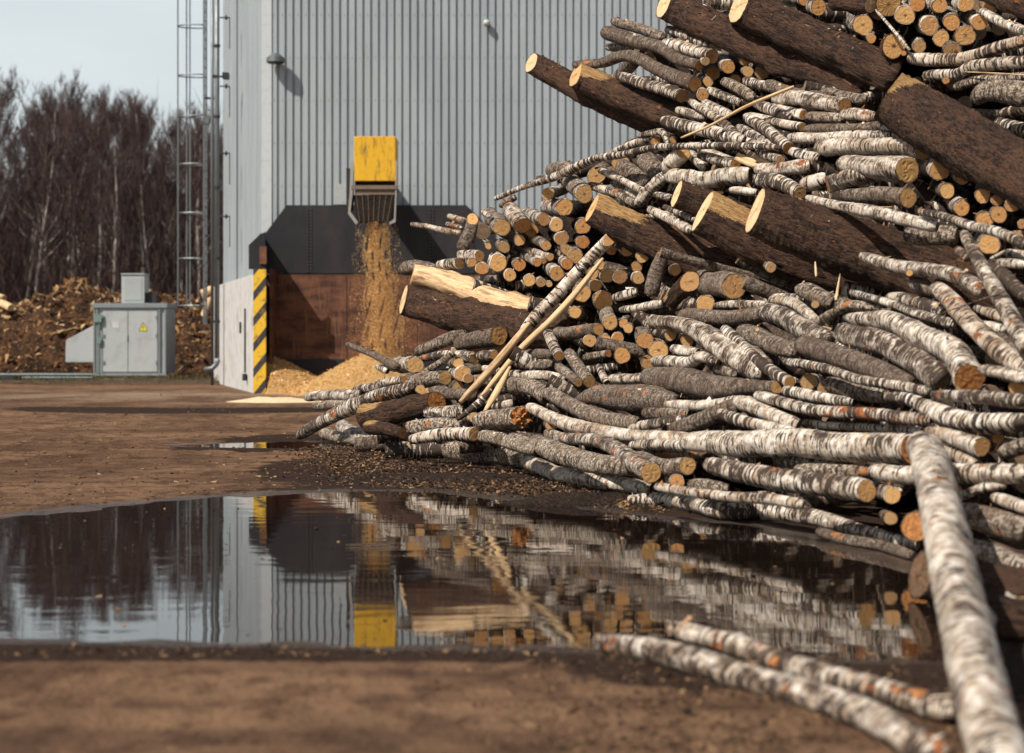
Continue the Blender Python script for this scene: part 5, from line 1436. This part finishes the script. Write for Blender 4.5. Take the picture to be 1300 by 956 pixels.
# dense far undergrowth and farther wood
pts = []; n = 90000
xx = nrs.uniform(-75, -8, n); yy = nrs.uniform(142, 215, n); zz = np.abs(nrs.normal(0, 1, n))*4.2+nrs.rand(n)*2.
zz = np.where(nrs.rand(n) < .45, nrs.uniform(0, 17, n), zz)
a = np.stack([xx, yy, zz], 1); d = nrs.randn(n, 3)*np.array([.35, .35, .3])+np.array([0, 0, 1.2]); L = nrs.uniform(.6, 2.2, n)[:, None]; b = a+d*L
w = nrs.uniform(.012, .045, n)[:, None]; dd = d/np.linalg.norm(d, axis=1)[:, None]; u = np.cross(dd, nrs.randn(n, 3)); u /= np.linalg.norm(u, axis=1)[:, None]; v = np.cross(dd, u)
vv = np.stack([a+u*w, a+(-.5*u+.87*v)*w, a+(-.5*u-.87*v)*w, b], 1).reshape(-1, 3); o_ = np.arange(n)[:, None]*4
ff = np.concatenate([o_+np.array([[0, 1, 3]]), o_+np.array([[1, 2, 3]]), o_+np.array([[2, 0, 3]])])
UGM = mat_wood_t('undergrowth', (.035, .022, .020), (.06, .037, .032), False)
tag(link('undergrowth', mesh_np('undergrowth', vv, [tuple(q) for q in ff], [UGM], False)), 'dense brown undergrowth filling the lower part of the bare wood', 'undergrowth', kind='stuff')
nn = 90; gx_ = np.linspace(-110, 5, nn); gy_ = np.linspace(140, 260, 30); A, B = np.meshgrid(gx_, gy_)
Zh = np.clip((B-200)*.5, 0, 18)*(1+.25*vn(A, B, .15, 81))+vn(A, B, .5, 82)*1.0*(B > 150)+np.clip((B-140)*.05, 0, .6)-.3
ii = (np.arange(29)[:, None]*nn+np.arange(nn-1)[None]).ravel()
tag(link('hills', mesh_np('hills', np.stack([A, B, Zh], -1).reshape(-1, 3), np.stack([ii, ii+1, ii+nn+1, ii+nn], 1), [mat_soil('forest_floor', (.035, .022, .018), (.06, .036, .028), (.09, .055, .04), .5, .3)], True)), kind='structure')

# ------------------------------------------------------------------ sky, sun, camera
SUN_AZ, SUN_EL = R(-131), R(47)       # azimuth of the sun measured from +Y, towards +X positive
sd_ = Vector((math.sin(SUN_AZ)*math.cos(SUN_EL), math.cos(SUN_AZ)*math.cos(SUN_EL), math.sin(SUN_EL)))
sl = bpy.data.lights.new('sun', 'SUN'); sl.energy = 5.0; sl.angle = R(.5); sl.color = (1., .93, .84)
so = bpy.data.objects.new('sun', sl); COL.objects.link(so); so.rotation_euler = sd_.to_track_quat('Z', 'Y').to_euler(); so.location = (-20, -20, 30)
w = bpy.data.worlds.new('World'); SC.world = w; w.use_nodes = True; nt = w.node_tree; bg = nt.nodes['Background']
sky = nt.nodes.new('ShaderNodeTexSky'); sky.sky_type = 'NISHITA'; sky.sun_disc = False; sky.sun_elevation = SUN_EL; sky.sun_rotation = SUN_AZ
sky.air_density = 1.; sky.dust_density = 3.5; sky.ozone_density = 2.
# thin high veil of cloud
tc = nt.nodes.new('ShaderNodeTexCoord'); no = nt.nodes.new('ShaderNodeTexNoise'); no.inputs['Scale'].default_value = 2.2; no.inputs['Detail'].default_value = 5
mp = nt.nodes.new('ShaderNodeMapping'); mp.inputs['Scale'].default_value = (1, 1, 3.5); nt.links.new(tc.outputs['Generated'], mp.inputs[0]); nt.links.new(mp.outputs[0], no.inputs['Vector'])
mr = nt.nodes.new('ShaderNodeMapRange'); mr.inputs[1].default_value = .3; mr.inputs[2].default_value = .75; mr.inputs[3].default_value = .65; mr.inputs[4].default_value = .95; nt.links.new(no.outputs['Fac'], mr.inputs[0])
mx = nt.nodes.new('ShaderNodeMix'); mx.data_type = 'RGBA'; 
sz_ = nt.nodes.new('ShaderNodeSeparateXYZ'); nt.links.new(tc.outputs['Generated'], sz_.inputs[0])
m2_ = nt.nodes.new('ShaderNodeMapRange'); nt.links.new(sz_.outputs[2], m2_.inputs[0]); m2_.inputs[1].default_value = .16; m2_.inputs[2].default_value = .36; m2_.inputs[3].default_value = 1.; m2_.inputs[4].default_value = .04
m3_ = nt.nodes.new('ShaderNodeMath'); m3_.operation = 'MULTIPLY'; nt.links.new(mr.outputs[0], m3_.inputs[0]); nt.links.new(m2_.outputs[0], m3_.inputs[1])
nt.links.new(m3_.outputs[0], mx.inputs[0]); nt.links.new(sky.outputs[0], mx.inputs[6]); mx.inputs[7].default_value = (15.0, 16.4, 16.8, 1)
nt.links.new(mx.outputs[2], bg.inputs[0]); bg.inputs[1].default_value = .05
cam = bpy.data.cameras.new('camera'); cam.sensor_width = 36; cam.lens = F*36/1300; cam.clip_end = 3000; cam.clip_start = .1
cam.shift_x = 0; cam.shift_y = -(478-HY)/1300
cam.dof.use_dof = True; cam.dof.focus_distance = 22.5; cam.dof.aperture_fstop = 2.0; cam.dof.aperture_blades = 0
co = bpy.data.objects.new('camera', cam); COL.objects.link(co); co.location = (0, 0, CH); co.rotation_euler = (R(90), 0, 0); SC.camera = co
SC.view_settings.view_transform = 'Standard'; SC.view_settings.look = 'None'; SC.view_settings.exposure = .14; SC.view_settings.gamma = 1.
SC.render.engine = 'CYCLES'; SC.cycles.max_bounces = 5; SC.cycles.use_denoising = True; SC.cycles.adaptive_threshold = .02
